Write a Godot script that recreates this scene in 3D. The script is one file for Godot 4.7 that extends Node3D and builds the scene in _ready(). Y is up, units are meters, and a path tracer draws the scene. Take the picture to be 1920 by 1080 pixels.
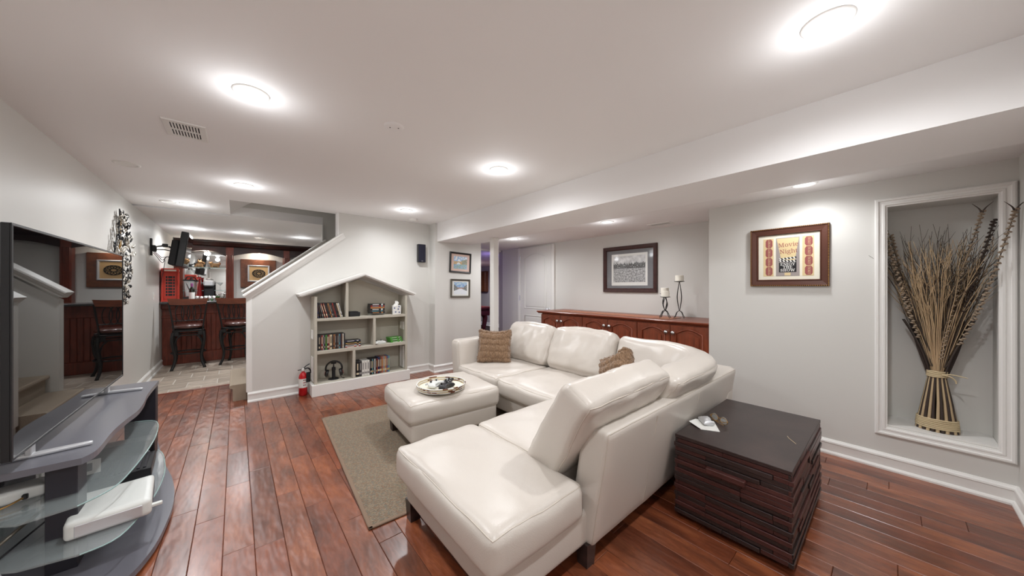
extends Node3D
# A finished basement lounge: sectional sofa, stairs with a bookcase under them, and a bar beyond. Metres, y up; the camera stands at x = 0, z = 0 and -z runs along the long wall.

const XL := -0.96      # long wall with the television
const XN := 3.61       # wall with the niche
const XC := 4.25       # wall behind the low cabinets
const ZB := -4.82      # wall under the stairs
const ZK := 0.50       # wall behind the camera
const CE := 2.334      # ceiling
const SF := 2.047      # soffit
const SN := 2.112      # soffit beside the niche wall
const LAMP := 1.25     # energy of one recessed lamp
const HALO := 0.035     # share that spills sideways from the raised lens

var M := {}
var tally := {}
var rng := RandomNumberGenerator.new()


class G:
	# collects triangles for one mesh; xf is applied to every point
	var st := SurfaceTool.new()
	var xf := Transform3D.IDENTITY
	var group := 10

	func _init() -> void:
		st.begin(Mesh.PRIMITIVE_TRIANGLES)
		st.set_smooth_group(-1)

	func flat() -> void:
		st.set_smooth_group(-1)

	func smooth() -> void:
		group += 1
		st.set_smooth_group(group)

	func tri(a: Vector3, b: Vector3, c: Vector3, o: Vector3) -> void:
		if (c - a).cross(b - a).dot(o) < 0.0:
			var t := b
			b = c
			c = t
		st.add_vertex(xf * a)
		st.add_vertex(xf * b)
		st.add_vertex(xf * c)

	func quad(a: Vector3, b: Vector3, c: Vector3, d: Vector3, o: Vector3) -> void:
		tri(a, b, c, o)
		tri(a, c, d, o)

	func box(lo: Vector3, hi: Vector3, r := 0.0) -> void:
		# r: chamfer of every edge
		flat()
		var c := (lo + hi) / 2.0
		var h := (hi - lo) / 2.0
		r = minf(r, minf(h.x, minf(h.y, h.z)) * 0.9)
		for ax in 3:
			var u := (ax + 1) % 3
			var v := (ax + 2) % 3
			for s in [-1.0, 1.0]:
				var q := []
				for k in [[-1, -1], [1, -1], [1, 1], [-1, 1]]:
					var p := Vector3.ZERO
					p[ax] = s * h[ax]
					p[u] = k[0] * (h[u] - r)
					p[v] = k[1] * (h[v] - r)
					q.append(c + p)
				var o := Vector3.ZERO
				o[ax] = s
				quad(q[0], q[1], q[2], q[3], o)
		if r <= 0.0:
			return
		for ax in 3:
			var u := (ax + 1) % 3
			var v := (ax + 2) % 3
			for s in [-1.0, 1.0]:
				for t in [-1.0, 1.0]:
					var q := []
					for k in [[-1, 0], [1, 0], [1, 1], [-1, 1]]:
						var p := Vector3.ZERO
						p[ax] = k[0] * (h[ax] - r)
						p[u] = s * (h[u] - (r if k[1] == 0 else 0.0))
						p[v] = t * (h[v] - (0.0 if k[1] == 0 else r))
						q.append(c + p)
					var o := Vector3.ZERO
					o[u] = s
					o[v] = t
					quad(q[0], q[1], q[2], q[3], o)
		for a in [-1.0, 1.0]:
			for b in [-1.0, 1.0]:
				for d in [-1.0, 1.0]:
					var s := Vector3(a, b, d)
					var e := h - Vector3(r, r, r)
					tri(c + s * Vector3(h.x, e.y, e.z), c + s * Vector3(e.x, h.y, e.z), c + s * Vector3(e.x, e.y, h.z), s)

	func prism(poly: PackedVector2Array, z0: float, z1: float) -> void:
		# polygon in x, y run along z
		flat()
		var idx := Geometry2D.triangulate_polygon(poly)
		for z in [z0, z1]:
			var o := Vector3(0, 0, 1.0 if z == maxf(z0, z1) else -1.0)
			for i in range(0, idx.size(), 3):
				tri(Vector3(poly[idx[i]].x, poly[idx[i]].y, z), Vector3(poly[idx[i + 1]].x, poly[idx[i + 1]].y, z), Vector3(poly[idx[i + 2]].x, poly[idx[i + 2]].y, z), o)
		var turn := -1.0 if Geometry2D.is_polygon_clockwise(poly) else 1.0
		for i in poly.size():
			var a := poly[i]
			var b := poly[(i + 1) % poly.size()]
			var n := Vector3(b.y - a.y, a.x - b.x, 0) * turn
			quad(Vector3(a.x, a.y, z0), Vector3(b.x, b.y, z0), Vector3(b.x, b.y, z1), Vector3(a.x, a.y, z1), n)

	func lathe(pr: Array, n := 20, sharp := true, c := Vector3.ZERO) -> void:
		# pr: Vector2(radius, height) from bottom to top
		smooth()
		for i in pr.size() - 1:
			if sharp:
				smooth()
			var a: Vector2 = pr[i]
			var b: Vector2 = pr[i + 1]
			for k in n:
				var t0 := TAU * k / n
				var t1 := TAU * ((k + 1) % n) / n
				var d0 := Vector3(cos(t0), 0, sin(t0))
				var d1 := Vector3(cos(t1), 0, sin(t1))
				var o := (d0 + d1) * (b.y - a.y) + Vector3(0, a.x - b.x, 0) * 2.0
				var p := c + d0 * a.x + Vector3(0, a.y, 0)
				var q := c + d1 * a.x + Vector3(0, a.y, 0)
				var r := c + d1 * b.x + Vector3(0, b.y, 0)
				var s := c + d0 * b.x + Vector3(0, b.y, 0)
				if a.x > 0.00001:
					tri(p, q, r, o)
				if b.x > 0.00001:
					tri(p, r, s, o)

	func tube(path: Array, radius: float, n := 8, closed := false, thin := 1.0) -> void:
		# thin: radius at the end over radius at the start
		smooth()
		var m := path.size()
		var rings := []
		var side := Vector3.ZERO
		for i in m:
			var d: Vector3
			if closed:
				d = path[(i + 1) % m] - path[(i - 1 + m) % m]
			else:
				d = path[mini(i + 1, m - 1)] - path[maxi(i - 1, 0)]
			d = d.normalized()
			if side == Vector3.ZERO:
				side = d.cross(Vector3.UP if absf(d.y) < 0.9 else Vector3.RIGHT).normalized()
			side = (side - d * side.dot(d)).normalized()
			var up := d.cross(side)
			var rr := radius * lerpf(1.0, thin, float(i) / maxf(1.0, m - 1))
			var ring := []
			for k in n:
				var t := TAU * k / n
				ring.append(path[i] + (side * cos(t) + up * sin(t)) * rr)
			rings.append(ring)
		for i in (m if closed else m - 1):
			var a: Array = rings[i]
			var b: Array = rings[(i + 1) % m]
			var mid: Vector3 = (path[i] + path[(i + 1) % m]) / 2.0
			for k in n:
				var l := (k + 1) % n
				quad(a[k], a[l], b[l], b[k], (a[k] + a[l] + b[l] + b[k]) / 4.0 - mid)
		if not closed:
			flat()
			for e in [0, m - 1]:
				var o: Vector3 = path[0] - path[1] if e == 0 else path[m - 1] - path[m - 2]
				for k in range(1, n - 1):
					tri(rings[e][0], rings[e][k], rings[e][k + 1], o)

	static func soft(p: Vector3, s: Vector3, r: float, bulge: Vector3) -> Vector3:
		# a point of the cube [-1, 1] carried to a rounded, bulging cushion
		var h := s / 2.0
		var q := p * h
		var e := Vector3(maxf(h.x - r, 0), maxf(h.y - r, 0), maxf(h.z - r, 0))
		var inner := q.clamp(-e, e)
		var d := q - inner
		if d.length() > 0.000001:
			q = inner + d.normalized() * minf(r, minf(h.x, minf(h.y, h.z)))
		for k in 3:
			var a := p[(k + 1) % 3]
			var b := p[(k + 2) % 3]
			q[k] += p[k] * bulge[k] * (1.0 - a * a) * (1.0 - b * b)
		return q

	func cushion(s: Vector3, r: float, bulge: Vector3, n: int, f: Callable) -> void:
		smooth()
		var at := PackedFloat32Array()
		for i in n + 1:
			at.append(sin((-1.0 + 2.0 * i / n) * PI / 2.0))
		for ax in 3:
			var u := (ax + 1) % 3
			var v := (ax + 2) % 3
			for sg in [-1.0, 1.0]:
				var grid := []
				for i in n + 1:
					for j in n + 1:
						var p := Vector3.ZERO
						p[ax] = sg
						p[u] = at[i]
						p[v] = at[j]
						grid.append(f.call(soft(p, s, r, bulge)))
				var o := Vector3.ZERO
				o[ax] = sg
				var flip := Vector3.ZERO
				flip[u] = 1.0
				var flip2 := Vector3.ZERO
				flip2[v] = 1.0
				var right := flip2.cross(flip).dot(o) > 0.0
				for i in n:
					for j in n:
						var a: Vector3 = grid[i * (n + 1) + j]
						var b: Vector3 = grid[(i + 1) * (n + 1) + j]
						var c: Vector3 = grid[(i + 1) * (n + 1) + j + 1]
						var d: Vector3 = grid[i * (n + 1) + j + 1]
						for t in ([[a, b, c], [a, c, d]] if right else [[a, c, b], [a, d, c]]):
							for k in 3:
								st.add_vertex(xf * t[k])

	func seam(s: Vector3, r: float, bulge: Vector3, ax: int, side: float, radius: float, f: Callable, n := 14) -> void:
		# piping round the rim of one face
		var u := (ax + 1) % 3
		var v := (ax + 2) % 3
		var path := []
		for e in 4:
			for i in n:
				var t := sin((-1.0 + 2.0 * i / n) * PI / 2.0)
				var p := Vector3.ZERO
				p[ax] = side
				p[u] = [t, 1.0, -t, -1.0][e]
				p[v] = [-1.0, t, 1.0, -t][e]
				path.append(f.call(soft(p, s, r, bulge)))
		tube(path, radius, 6, true)

	func frame(w: float, h: float, loops: Array) -> void:
		# picture frame facing +z: loops of Vector2(inset from the outer edge, z)
		flat()
		for i in loops.size() - 1:
			var c := []
			for l in [loops[i], loops[i + 1]]:
				var x: float = w / 2.0 - l.x
				var y: float = h / 2.0 - l.x
				c.append([Vector3(-x, -y, l.y), Vector3(x, -y, l.y), Vector3(x, y, l.y), Vector3(-x, y, l.y)])
			var di: float = loops[i + 1].x - loops[i].x
			var dz: float = loops[i + 1].y - loops[i].y
			for k in 4:
				var m := (k + 1) % 4
				var out: Vector3 = [Vector3(0, -1, 0), Vector3(1, 0, 0), Vector3(0, 1, 0), Vector3(-1, 0, 0)][k]
				quad(c[0][k], c[0][m], c[1][m], c[1][k], Vector3(0, 0, di) + out * dz)

	func done() -> ArrayMesh:
		st.generate_normals()
		st.index()
		return st.commit()


func numbered(called: String, parent: Node) -> String:
	var key := "%d %s" % [parent.get_instance_id(), called]
	var n: int = tally.get(key, 0)
	tally[key] = n + 1
	return called if n == 0 else "%s_%03d" % [called, n]


func world_of(n: Node) -> Transform3D:
	var t := Transform3D.IDENTITY
	while n is Node3D and n != self:
		t = (n as Node3D).transform * t
		n = n.get_parent()
	return t


func obj(called: String, shape, mat: Material, parent: Node = self, at = null) -> MeshInstance3D:
	# one named mesh; without «at» its points are room coordinates, else they are the parent's
	var o := MeshInstance3D.new()
	o.name = numbered(called, parent)
	o.mesh = shape.done() if shape is G else shape
	o.material_override = mat
	parent.add_child(o, true)
	if at == null:
		if parent != self:
			o.transform = world_of(parent).affine_inverse()
	elif at is Transform3D:
		o.transform = at
	else:
		o.position = at
	return o


func tag(o: Node, label: String, category: String, group := "") -> Node:
	o.set_meta("label", label)
	o.set_meta("category", category)
	if group != "":
		o.set_meta("group", group)
	return o


func thing(called: String, label: String, category: String, at := Vector3.ZERO, turn := 0.0, group := "") -> Node3D:
	var o := Node3D.new()
	o.name = numbered(called, self)
	add_child(o, true)
	o.position = at
	o.rotation.y = turn
	tag(o, label, category, group)
	return o


func struct(called: String, shape, mat: Material, parent: Node = self) -> MeshInstance3D:
	var o := obj(called, shape, mat, parent)
	if parent == self:
		o.set_meta("kind", "structure")
	return o


func copy(o: Node3D, label: String, at: Vector3, turn: float, group := "") -> Node3D:
	var c := o.duplicate() as Node3D
	c.name = numbered(String(o.name), self)
	add_child(c, true)
	c.position = at
	c.rotation.y = turn
	tag(c, label, o.get_meta("category"), group if group != "" else String(o.get_meta("group", "")))
	return c


func V(x: float, y: float, z: float) -> Vector3:
	return Vector3(x, y, z)


func bx(lo: Vector3, hi: Vector3, r := 0.0) -> G:
	var g := G.new()
	g.box(lo, hi, r)
	return g


func put(at: Vector3, turn_y := 0.0, turn_x := 0.0, turn_z := 0.0) -> Transform3D:
	return Transform3D(Basis.from_euler(Vector3(turn_x, turn_y, turn_z)), at)


func spline(pts: Array, n := 6, closed := false) -> Array:
	var out := []
	var m := pts.size()
	for i in (m if closed else m - 1):
		var a: Vector3 = pts[(i - 1 + m) % m] if closed else pts[maxi(i - 1, 0)]
		var b: Vector3 = pts[i]
		var c: Vector3 = pts[(i + 1) % m]
		var d: Vector3 = pts[(i + 2) % m] if closed else pts[mini(i + 2, m - 1)]
		for k in n:
			out.append(b.cubic_interpolate(c, a, d, float(k) / n))
	if not closed:
		out.append(pts[m - 1])
	return out


func lettering(text: String, size: float, mat: Material, parent: Node3D, at: Transform3D, serif := false, called := "lettering", bold := false) -> MeshInstance3D:
	var t := TextMesh.new()
	var f := SystemFont.new()
	f.font_names = PackedStringArray(["Droid Serif" if serif else "Droid Sans"])
	if bold:
		f.font_weight = 700
	t.font = f
	t.text = text
	t.font_size = 32
	t.pixel_size = size / 32.0
	t.depth = 0.001
	t.line_spacing = -8.0
	return obj(called, t, mat, parent, at)


func mat(key: String, c: Color, rough := 0.6, metal := 0.0) -> StandardMaterial3D:
	var m := StandardMaterial3D.new()
	m.resource_name = key
	m.albedo_color = c
	m.roughness = rough
	m.metallic = metal
	M[key] = m
	return m


func rgb(r: int, g: int, b: int) -> Color:
	return Color8(r, g, b)


func noise_image(size: int, freq: float, octaves: int, s: int, type := FastNoiseLite.TYPE_SIMPLEX_SMOOTH) -> Image:
	var n := FastNoiseLite.new()
	n.noise_type = type
	n.seed = s
	n.frequency = freq
	n.fractal_octaves = octaves
	return n.get_seamless_image(size, size)


func ramped(img: Image, cols: Array) -> ImageTexture:
	var w := img.get_width()
	var out := Image.create(w, w, false, Image.FORMAT_RGB8)
	var lut := []
	for i in 256:
		var t := i / 255.0 * (cols.size() - 1)
		var k := mini(int(t), cols.size() - 2)
		lut.append((cols[k] as Color).lerp(cols[k + 1], t - k))
	for y in w:
		for x in w:
			out.set_pixel(x, y, lut[int(img.get_pixel(x, y).r * 255.0)])
	return ImageTexture.create_from_image(out)


func relief(m: StandardMaterial3D, img: Image, strength: float) -> void:
	var b := img.duplicate() as Image
	b.convert(Image.FORMAT_RGBA8)
	b.bump_map_to_normal_map(strength)
	m.normal_enabled = true
	m.normal_scale = 1.0
	m.normal_texture = ImageTexture.create_from_image(b)


func tri(m: StandardMaterial3D, scale: Vector3, world := false) -> StandardMaterial3D:
	m.uv1_triplanar = true
	m.uv1_world_triplanar = world
	m.uv1_scale = scale
	return m


func materials() -> void:
	mat("wall", rgb(218, 216, 211), 0.42)
	mat("ceiling", rgb(245, 243, 242), 0.75)
	mat("soffit", rgb(243, 241, 240), 0.7)
	mat("white", rgb(236, 234, 230), 0.4)
	mat("door_white", rgb(226, 224, 220), 0.45)
	mat("shelf", rgb(190, 184, 170), 0.55)
	mat("black", rgb(24, 24, 27), 0.4)
	mat("black_soft", rgb(30, 30, 33), 0.75)
	mat("iron", rgb(38, 37, 37), 0.45, 0.4)
	mat("steel", rgb(205, 205, 205), 0.25, 1.0)
	mat("silver", rgb(214, 215, 218), 0.35, 0.5)
	mat("gold", rgb(190, 150, 90), 0.35, 0.8)
	mat("gilt", rgb(166, 132, 96), 0.5, 0.35)
	mat("candle", rgb(240, 235, 222), 0.6)
	mat("red", rgb(190, 22, 28), 0.35)
	mat("paper", rgb(230, 229, 224), 0.8)
	mat("joint", rgb(40, 22, 16), 0.8)
	mat("grout", rgb(196, 188, 178), 0.85)
	mat("rope", rgb(205, 186, 150), 0.9)
	mat("screen", rgb(7, 7, 8), 0.015)
	M.screen.metallic_specular = 0.85
	var e := mat("lens", Color.WHITE, 0.5)
	e.emission_enabled = true
	e.emission = Color(1, 0.985, 0.96)
	e.emission_energy_multiplier = 2.5
	e = mat("violet", Color.WHITE, 0.5)
	e.emission_enabled = true
	e.emission = Color(0.6, 0.5, 1.0)
	e.emission_energy_multiplier = 1.5
	# wood: one grain, tinted
	var fine := noise_image(512, 0.012, 4, 3)
	var figure := noise_image(512, 0.006, 5, 8)
	var grain := Image.create(512, 512, false, Image.FORMAT_RGB8)
	for y in 512:
		for x in 512:
			var a := fine.get_pixel(x, y).r
			var b := figure.get_pixel(x, y).r
			var v := clampf(0.35 + 0.5 * a + 0.45 * (b - 0.5) + 0.06 * sin(b * 60.0), 0.0, 1.0)
			grain.set_pixel(x, y, Color(v, v, v))
	var floor_tex := ramped(grain, [rgb(62, 29, 17), rgb(102, 53, 31), rgb(131, 71, 43), rgb(164, 98, 62)])
	var wood_tex := ramped(grain, [rgb(150, 150, 150), rgb(205, 205, 205), rgb(255, 255, 255)])
	var waves := noise_image(256, 0.045, 2, 21)
	var tones := [Color(1, 1, 1), Color(0.92, 0.88, 0.86), Color(1.06, 1.04, 1.0), Color(0.86, 0.82, 0.8), Color(1.0, 0.93, 0.88), Color(0.95, 0.95, 0.94), Color(1.1, 1.1, 1.06), Color(0.9, 0.83, 0.78)]
	for i in tones.size():
		var m := mat("plank%d" % i, tones[i], 0.4)
		m.albedo_texture = floor_tex
		tri(m, V(1.7, 1.7, 0.42))
		m.uv1_offset = V(i * 0.37, 0, i * 0.61)
		relief(m, waves, 1.1)
		m.metallic_specular = 0.6
		m.clearcoat_enabled = true
		m.clearcoat = 0.5
		m.clearcoat_roughness = 0.22
	for w in [["cherry", rgb(152, 74, 46), 0.32, V(4, 0.6, 4)], ["cherry_flat", rgb(156, 78, 50), 0.3, V(4, 4, 0.6)], ["mahogany", rgb(74, 34, 28), 0.35, V(4, 4, 0.8)], ["bar_wood", rgb(142, 64, 44), 0.35, V(5, 0.7, 5)], ["bar_dark", rgb(58, 30, 26), 0.35, V(0.7, 5, 5)], ["walnut", rgb(128, 72, 42), 0.4, V(3, 3, 3)], ["espresso", rgb(64, 50, 48), 0.36, V(0.8, 4, 0.8)], ["espresso_red", rgb(92, 54, 50), 0.34, V(1, 4, 1)], ["stool_wood", rgb(132, 66, 38), 0.35, V(0.8, 4, 4)], ["cedar", rgb(170, 98, 66), 0.45, V(4, 4, 0.8)], ["table_wood", rgb(120, 44, 40), 0.35, V(2, 4, 2)]]:
		var m := mat(w[0], w[1], w[2])
		m.albedo_texture = wood_tex
		tri(m, w[3])
	for i in 4:
		var m := mat("tile%d" % i, [rgb(216, 199, 182), rgb(206, 189, 172), rgb(222, 206, 190), rgb(200, 184, 168)][i], 0.4)
		m.albedo_texture = wood_tex
		tri(m, V(0.8, 4, 5))
		m.uv1_offset = V(i * 0.3, 0, i * 0.23)
	# leather
	var l := mat("leather", rgb(210, 202, 193), 0.31)
	var hide := noise_image(512, 0.09, 3, 5, FastNoiseLite.TYPE_CELLULAR)
	relief(l, hide, 1.2)
	tri(l, V(5, 5, 5))
	l.metallic_specular = 0.5
	mat("piping", rgb(204, 194, 182), 0.45)
	var sl := mat("stool_leather", rgb(74, 36, 28), 0.22)
	sl.clearcoat_enabled = true
	sl.clearcoat = 0.4
	# carpet, rug, fur
	var spot := noise_image(512, 0.16, 2, 14)
	var carpet := mat("carpet", Color.WHITE, 0.95)
	carpet.albedo_texture = ramped(spot, [rgb(78, 62, 48), rgb(150, 130, 108), rgb(204, 188, 168), rgb(230, 220, 206)])
	relief(carpet, spot, 6.0)
	tri(carpet, V(3, 3, 3))
	carpet.rim_enabled = true
	carpet.rim = 0.3
	var sisal := Image.create(256, 256, false, Image.FORMAT_RGB8)
	var bump := Image.create(256, 256, false, Image.FORMAT_RGB8)
	rng.seed = 40
	var knots := {}
	for y in 256:
		for x in 256:
			var cy := y / 8
			var cx := (x + (4 if cy % 2 == 1 else 0)) % 256 / 8
			var key := cy * 64 + cx
			if not knots.has(key):
				var base: Color = [rgb(164, 146, 123), rgb(154, 137, 116), rgb(146, 130, 111), rgb(168, 150, 128), rgb(156, 130, 108), rgb(145, 137, 122)][rng.randi() % 6]
				knots[key] = base
			var fx := absf(((x + (4 if cy % 2 == 1 else 0)) % 8) - 3.5) / 4.0
			var fy := absf((y % 8) - 3.5) / 4.0
			var h := clampf(1.0 - fx * fx * 0.5 - fy * fy * 0.8, 0.0, 1.0)
			sisal.set_pixel(x, y, knots[key])
			bump.set_pixel(x, y, Color(h, h, h))
	var rug := mat("rug", Color(0.95, 0.95, 0.95), 0.95)
	rug.albedo_texture = ImageTexture.create_from_image(sisal)
	relief(rug, bump, 5.0)
	tri(rug, V(3.3, 3.3, 3.3))
	mat("rug_edge", rgb(136, 114, 96), 0.9)
	var fur := mat("fur", Color.WHITE, 0.9)
	var hair := noise_image(256, 0.05, 4, 31)
	fur.albedo_texture = ramped(hair, [rgb(84, 60, 42), rgb(124, 95, 70), rgb(150, 120, 92), rgb(176, 150, 122)])
	relief(fur, hair, 5.0)
	tri(fur, V(7, 2.6, 7))
	fur.rim_enabled = true
	fur.rim = 0.7
	# stand, glass
	mat("stand", rgb(108, 108, 116), 0.28)
	mat("stand_dark", rgb(34, 33, 42), 0.5)
	var gl := mat("glass", Color(0.88, 0.93, 0.93, 0.13), 0.05)
	gl.transparency = BaseMaterial3D.TRANSPARENCY_ALPHA
	gl = mat("clear", Color(0.9, 0.93, 0.93, 0.25), 0.04)
	gl.transparency = BaseMaterial3D.TRANSPARENCY_ALPHA
	mat("glass_edge", rgb(150, 178, 176), 0.15)
	mat("mirror", rgb(228, 230, 230), 0.02, 1.0)
	mat("console", rgb(222, 224, 220), 0.35)
	mat("granite", rgb(70, 68, 68), 0.2)
	mat("navy_cloth", rgb(34, 34, 50), 0.9)
	mat("silver_leaf", rgb(196, 190, 180), 0.4, 0.7)
	mat("cork", rgb(206, 168, 118), 0.7)
	mat("phone_red", rgb(206, 62, 44), 0.45)
	mat("bottle_dark", rgb(22, 26, 18), 0.1)
	mat("bottle_red", rgb(120, 20, 22), 0.12)
	mat("purple", rgb(120, 60, 110), 0.4)
	mat("green", rgb(70, 140, 60), 0.3)
	mat("pool_wall", rgb(176, 170, 170), 0.7)
	mat("cloth_red", rgb(120, 30, 34), 0.9)
	mat("cue", rgb(210, 168, 128), 0.4)
	mat("pewter", rgb(104, 98, 88), 0.35, 0.5)
	mat("pink_mat", rgb(216, 188, 176), 0.8)
	mat("grey_mat", rgb(104, 104, 108), 0.7)
	mat("cream_mat", rgb(236, 230, 212), 0.8)
	mat("tan_print", rgb(222, 200, 152), 0.7)
	mat("ticket_red", rgb(154, 82, 80), 0.7)
	mat("poster_grey", rgb(160, 150, 146), 0.7)
	mat("walnut_dark", rgb(86, 50, 38), 0.35)
	gl = mat("clear_pane", Color(1, 1, 1, 0.05), 0.06)
	gl.transparency = BaseMaterial3D.TRANSPARENCY_ALPHA
	mat("reed_dark", rgb(58, 46, 40), 0.6)
	mat("reed_light", rgb(196, 172, 136), 0.7)
	mat("twig", rgb(196, 168, 132), 0.75)
	mat("twig_dark", rgb(72, 60, 50), 0.75)
	mat("pod", rgb(150, 132, 112), 0.7)


func recessed(at: Vector3, label: String, on := true, energy := LAMP) -> void:
	var t := thing("recessed_light", label, "ceiling light", at, 0.0, "recessed ceiling lights")
	var g := G.new()
	g.lathe([Vector2(0.056, 0.012), Vector2(0.058, -0.006), Vector2(0.066, -0.009), Vector2(0.078, -0.004), Vector2(0.079, 0.0)], 32, false)
	obj("trim_ring", g, M.white, t, Vector3.ZERO)
	g = G.new()
	g.lathe([Vector2(0.0, -0.003), Vector2(0.057, -0.002), Vector2(0.057, 0.01)], 32)
	obj("lamp_lens", g, M.lens if on else M.white, t, Vector3.ZERO)
	if on:
		var l := SpotLight3D.new()
		l.name = "lamp_glow"
		l.light_energy = energy
		l.light_color = Color(0.975, 0.985, 0.995)
		l.light_size = 0.05
		l.spot_range = 14.0
		l.spot_attenuation = 2.0
		l.spot_angle = 87.0
		l.spot_angle_attenuation = 0.75
		l.shadow_enabled = true
		l.position = V(0, -0.02, 0)
		l.rotation.x = -PI / 2
		t.add_child(l)
		var o := OmniLight3D.new()
		o.name = "lamp_halo"
		o.light_energy = energy * HALO
		o.light_color = Color(0.975, 0.985, 0.995)
		o.light_size = 0.05
		o.omni_range = 14.0
		o.omni_attenuation = 2.0
		o.shadow_enabled = true
		o.position = V(0, -0.13, 0)
		t.add_child(o)


func _ready() -> void:
	rng.seed = 7
	# camera, surroundings, exposure
	var cam := Camera3D.new()
	cam.name = "camera"
	cam.position = V(0, 1.32, 0)
	cam.rotation.y = -deg_to_rad(40.44)
	cam.fov = 83.32
	cam.near = 0.02
	cam.far = 60.0
	add_child(cam)
	cam.current = true
	var we := WorldEnvironment.new()
	we.name = "surroundings"
	var env := Environment.new()
	env.background_mode = Environment.BG_COLOR
	env.background_color = Color(0, 0, 0)
	env.tonemap_mode = Environment.TONE_MAPPER_LINEAR
	env.tonemap_exposure = 1.16
	env.sdfgi_enabled = true
	env.ssao_enabled = true
	env.ssil_enabled = true
	we.environment = env
	add_child(we)
	materials()
	# recessed lamps
	recessed(V(0.06, CE, -0.16), "round recessed ceiling light nearest the wall behind the television")
	recessed(V(1.72, CE, -0.16), "round recessed ceiling light above the dark slatted chest, largest in view")
	recessed(V(0.06, CE, -2.16), "round recessed ceiling light between the white vent and the television")
	recessed(V(1.71, CE, -2.18), "round recessed ceiling light above the ottoman")
	recessed(V(0.06, CE, -4.14), "round recessed ceiling light just before the stairwell opening")
	recessed(V(1.69, CE, -4.10), "round recessed ceiling light above the house-shaped bookcase", true, LAMP * 0.8)
	recessed(V(-0.44, CE, -5.5), "round recessed ceiling light beside the stairwell opening, above the tiled walkway")
	recessed(V(-0.55, CE, -7.75), "round recessed ceiling light above the first bar stool", true, LAMP * 0.95)
	recessed(V(0.09, CE, -7.76), "round recessed ceiling light above the second bar stool", true, LAMP * 0.95)
	recessed(V(1.01, CE, -7.74), "round recessed ceiling light before the bar, beyond the stair rail", true, LAMP * 0.95)
	recessed(V(3.27, SN - 0.007, -0.43), "round recessed soffit light above the framed movie print", true, LAMP * 0.38)
	recessed(V(3.38, SN, -2.21), "round recessed soffit light above the framed black and white print", true, LAMP * 0.6)
	recessed(V(3.41, SN, -3.96), "round recessed soffit light before the white panel door", true, LAMP * 0.7)
	shell()
	floors()
	trims()
	stairs()
	ceiling_fittings()
	sofa()
	ottoman()
	chest()
	low_cabinets()
	wall_pictures()
	niche_bouquet()
	bookcase()
	television()
	media_stand()
	wall_sculpture()
	bar()
	bar_wares()
	pool_room()


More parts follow.
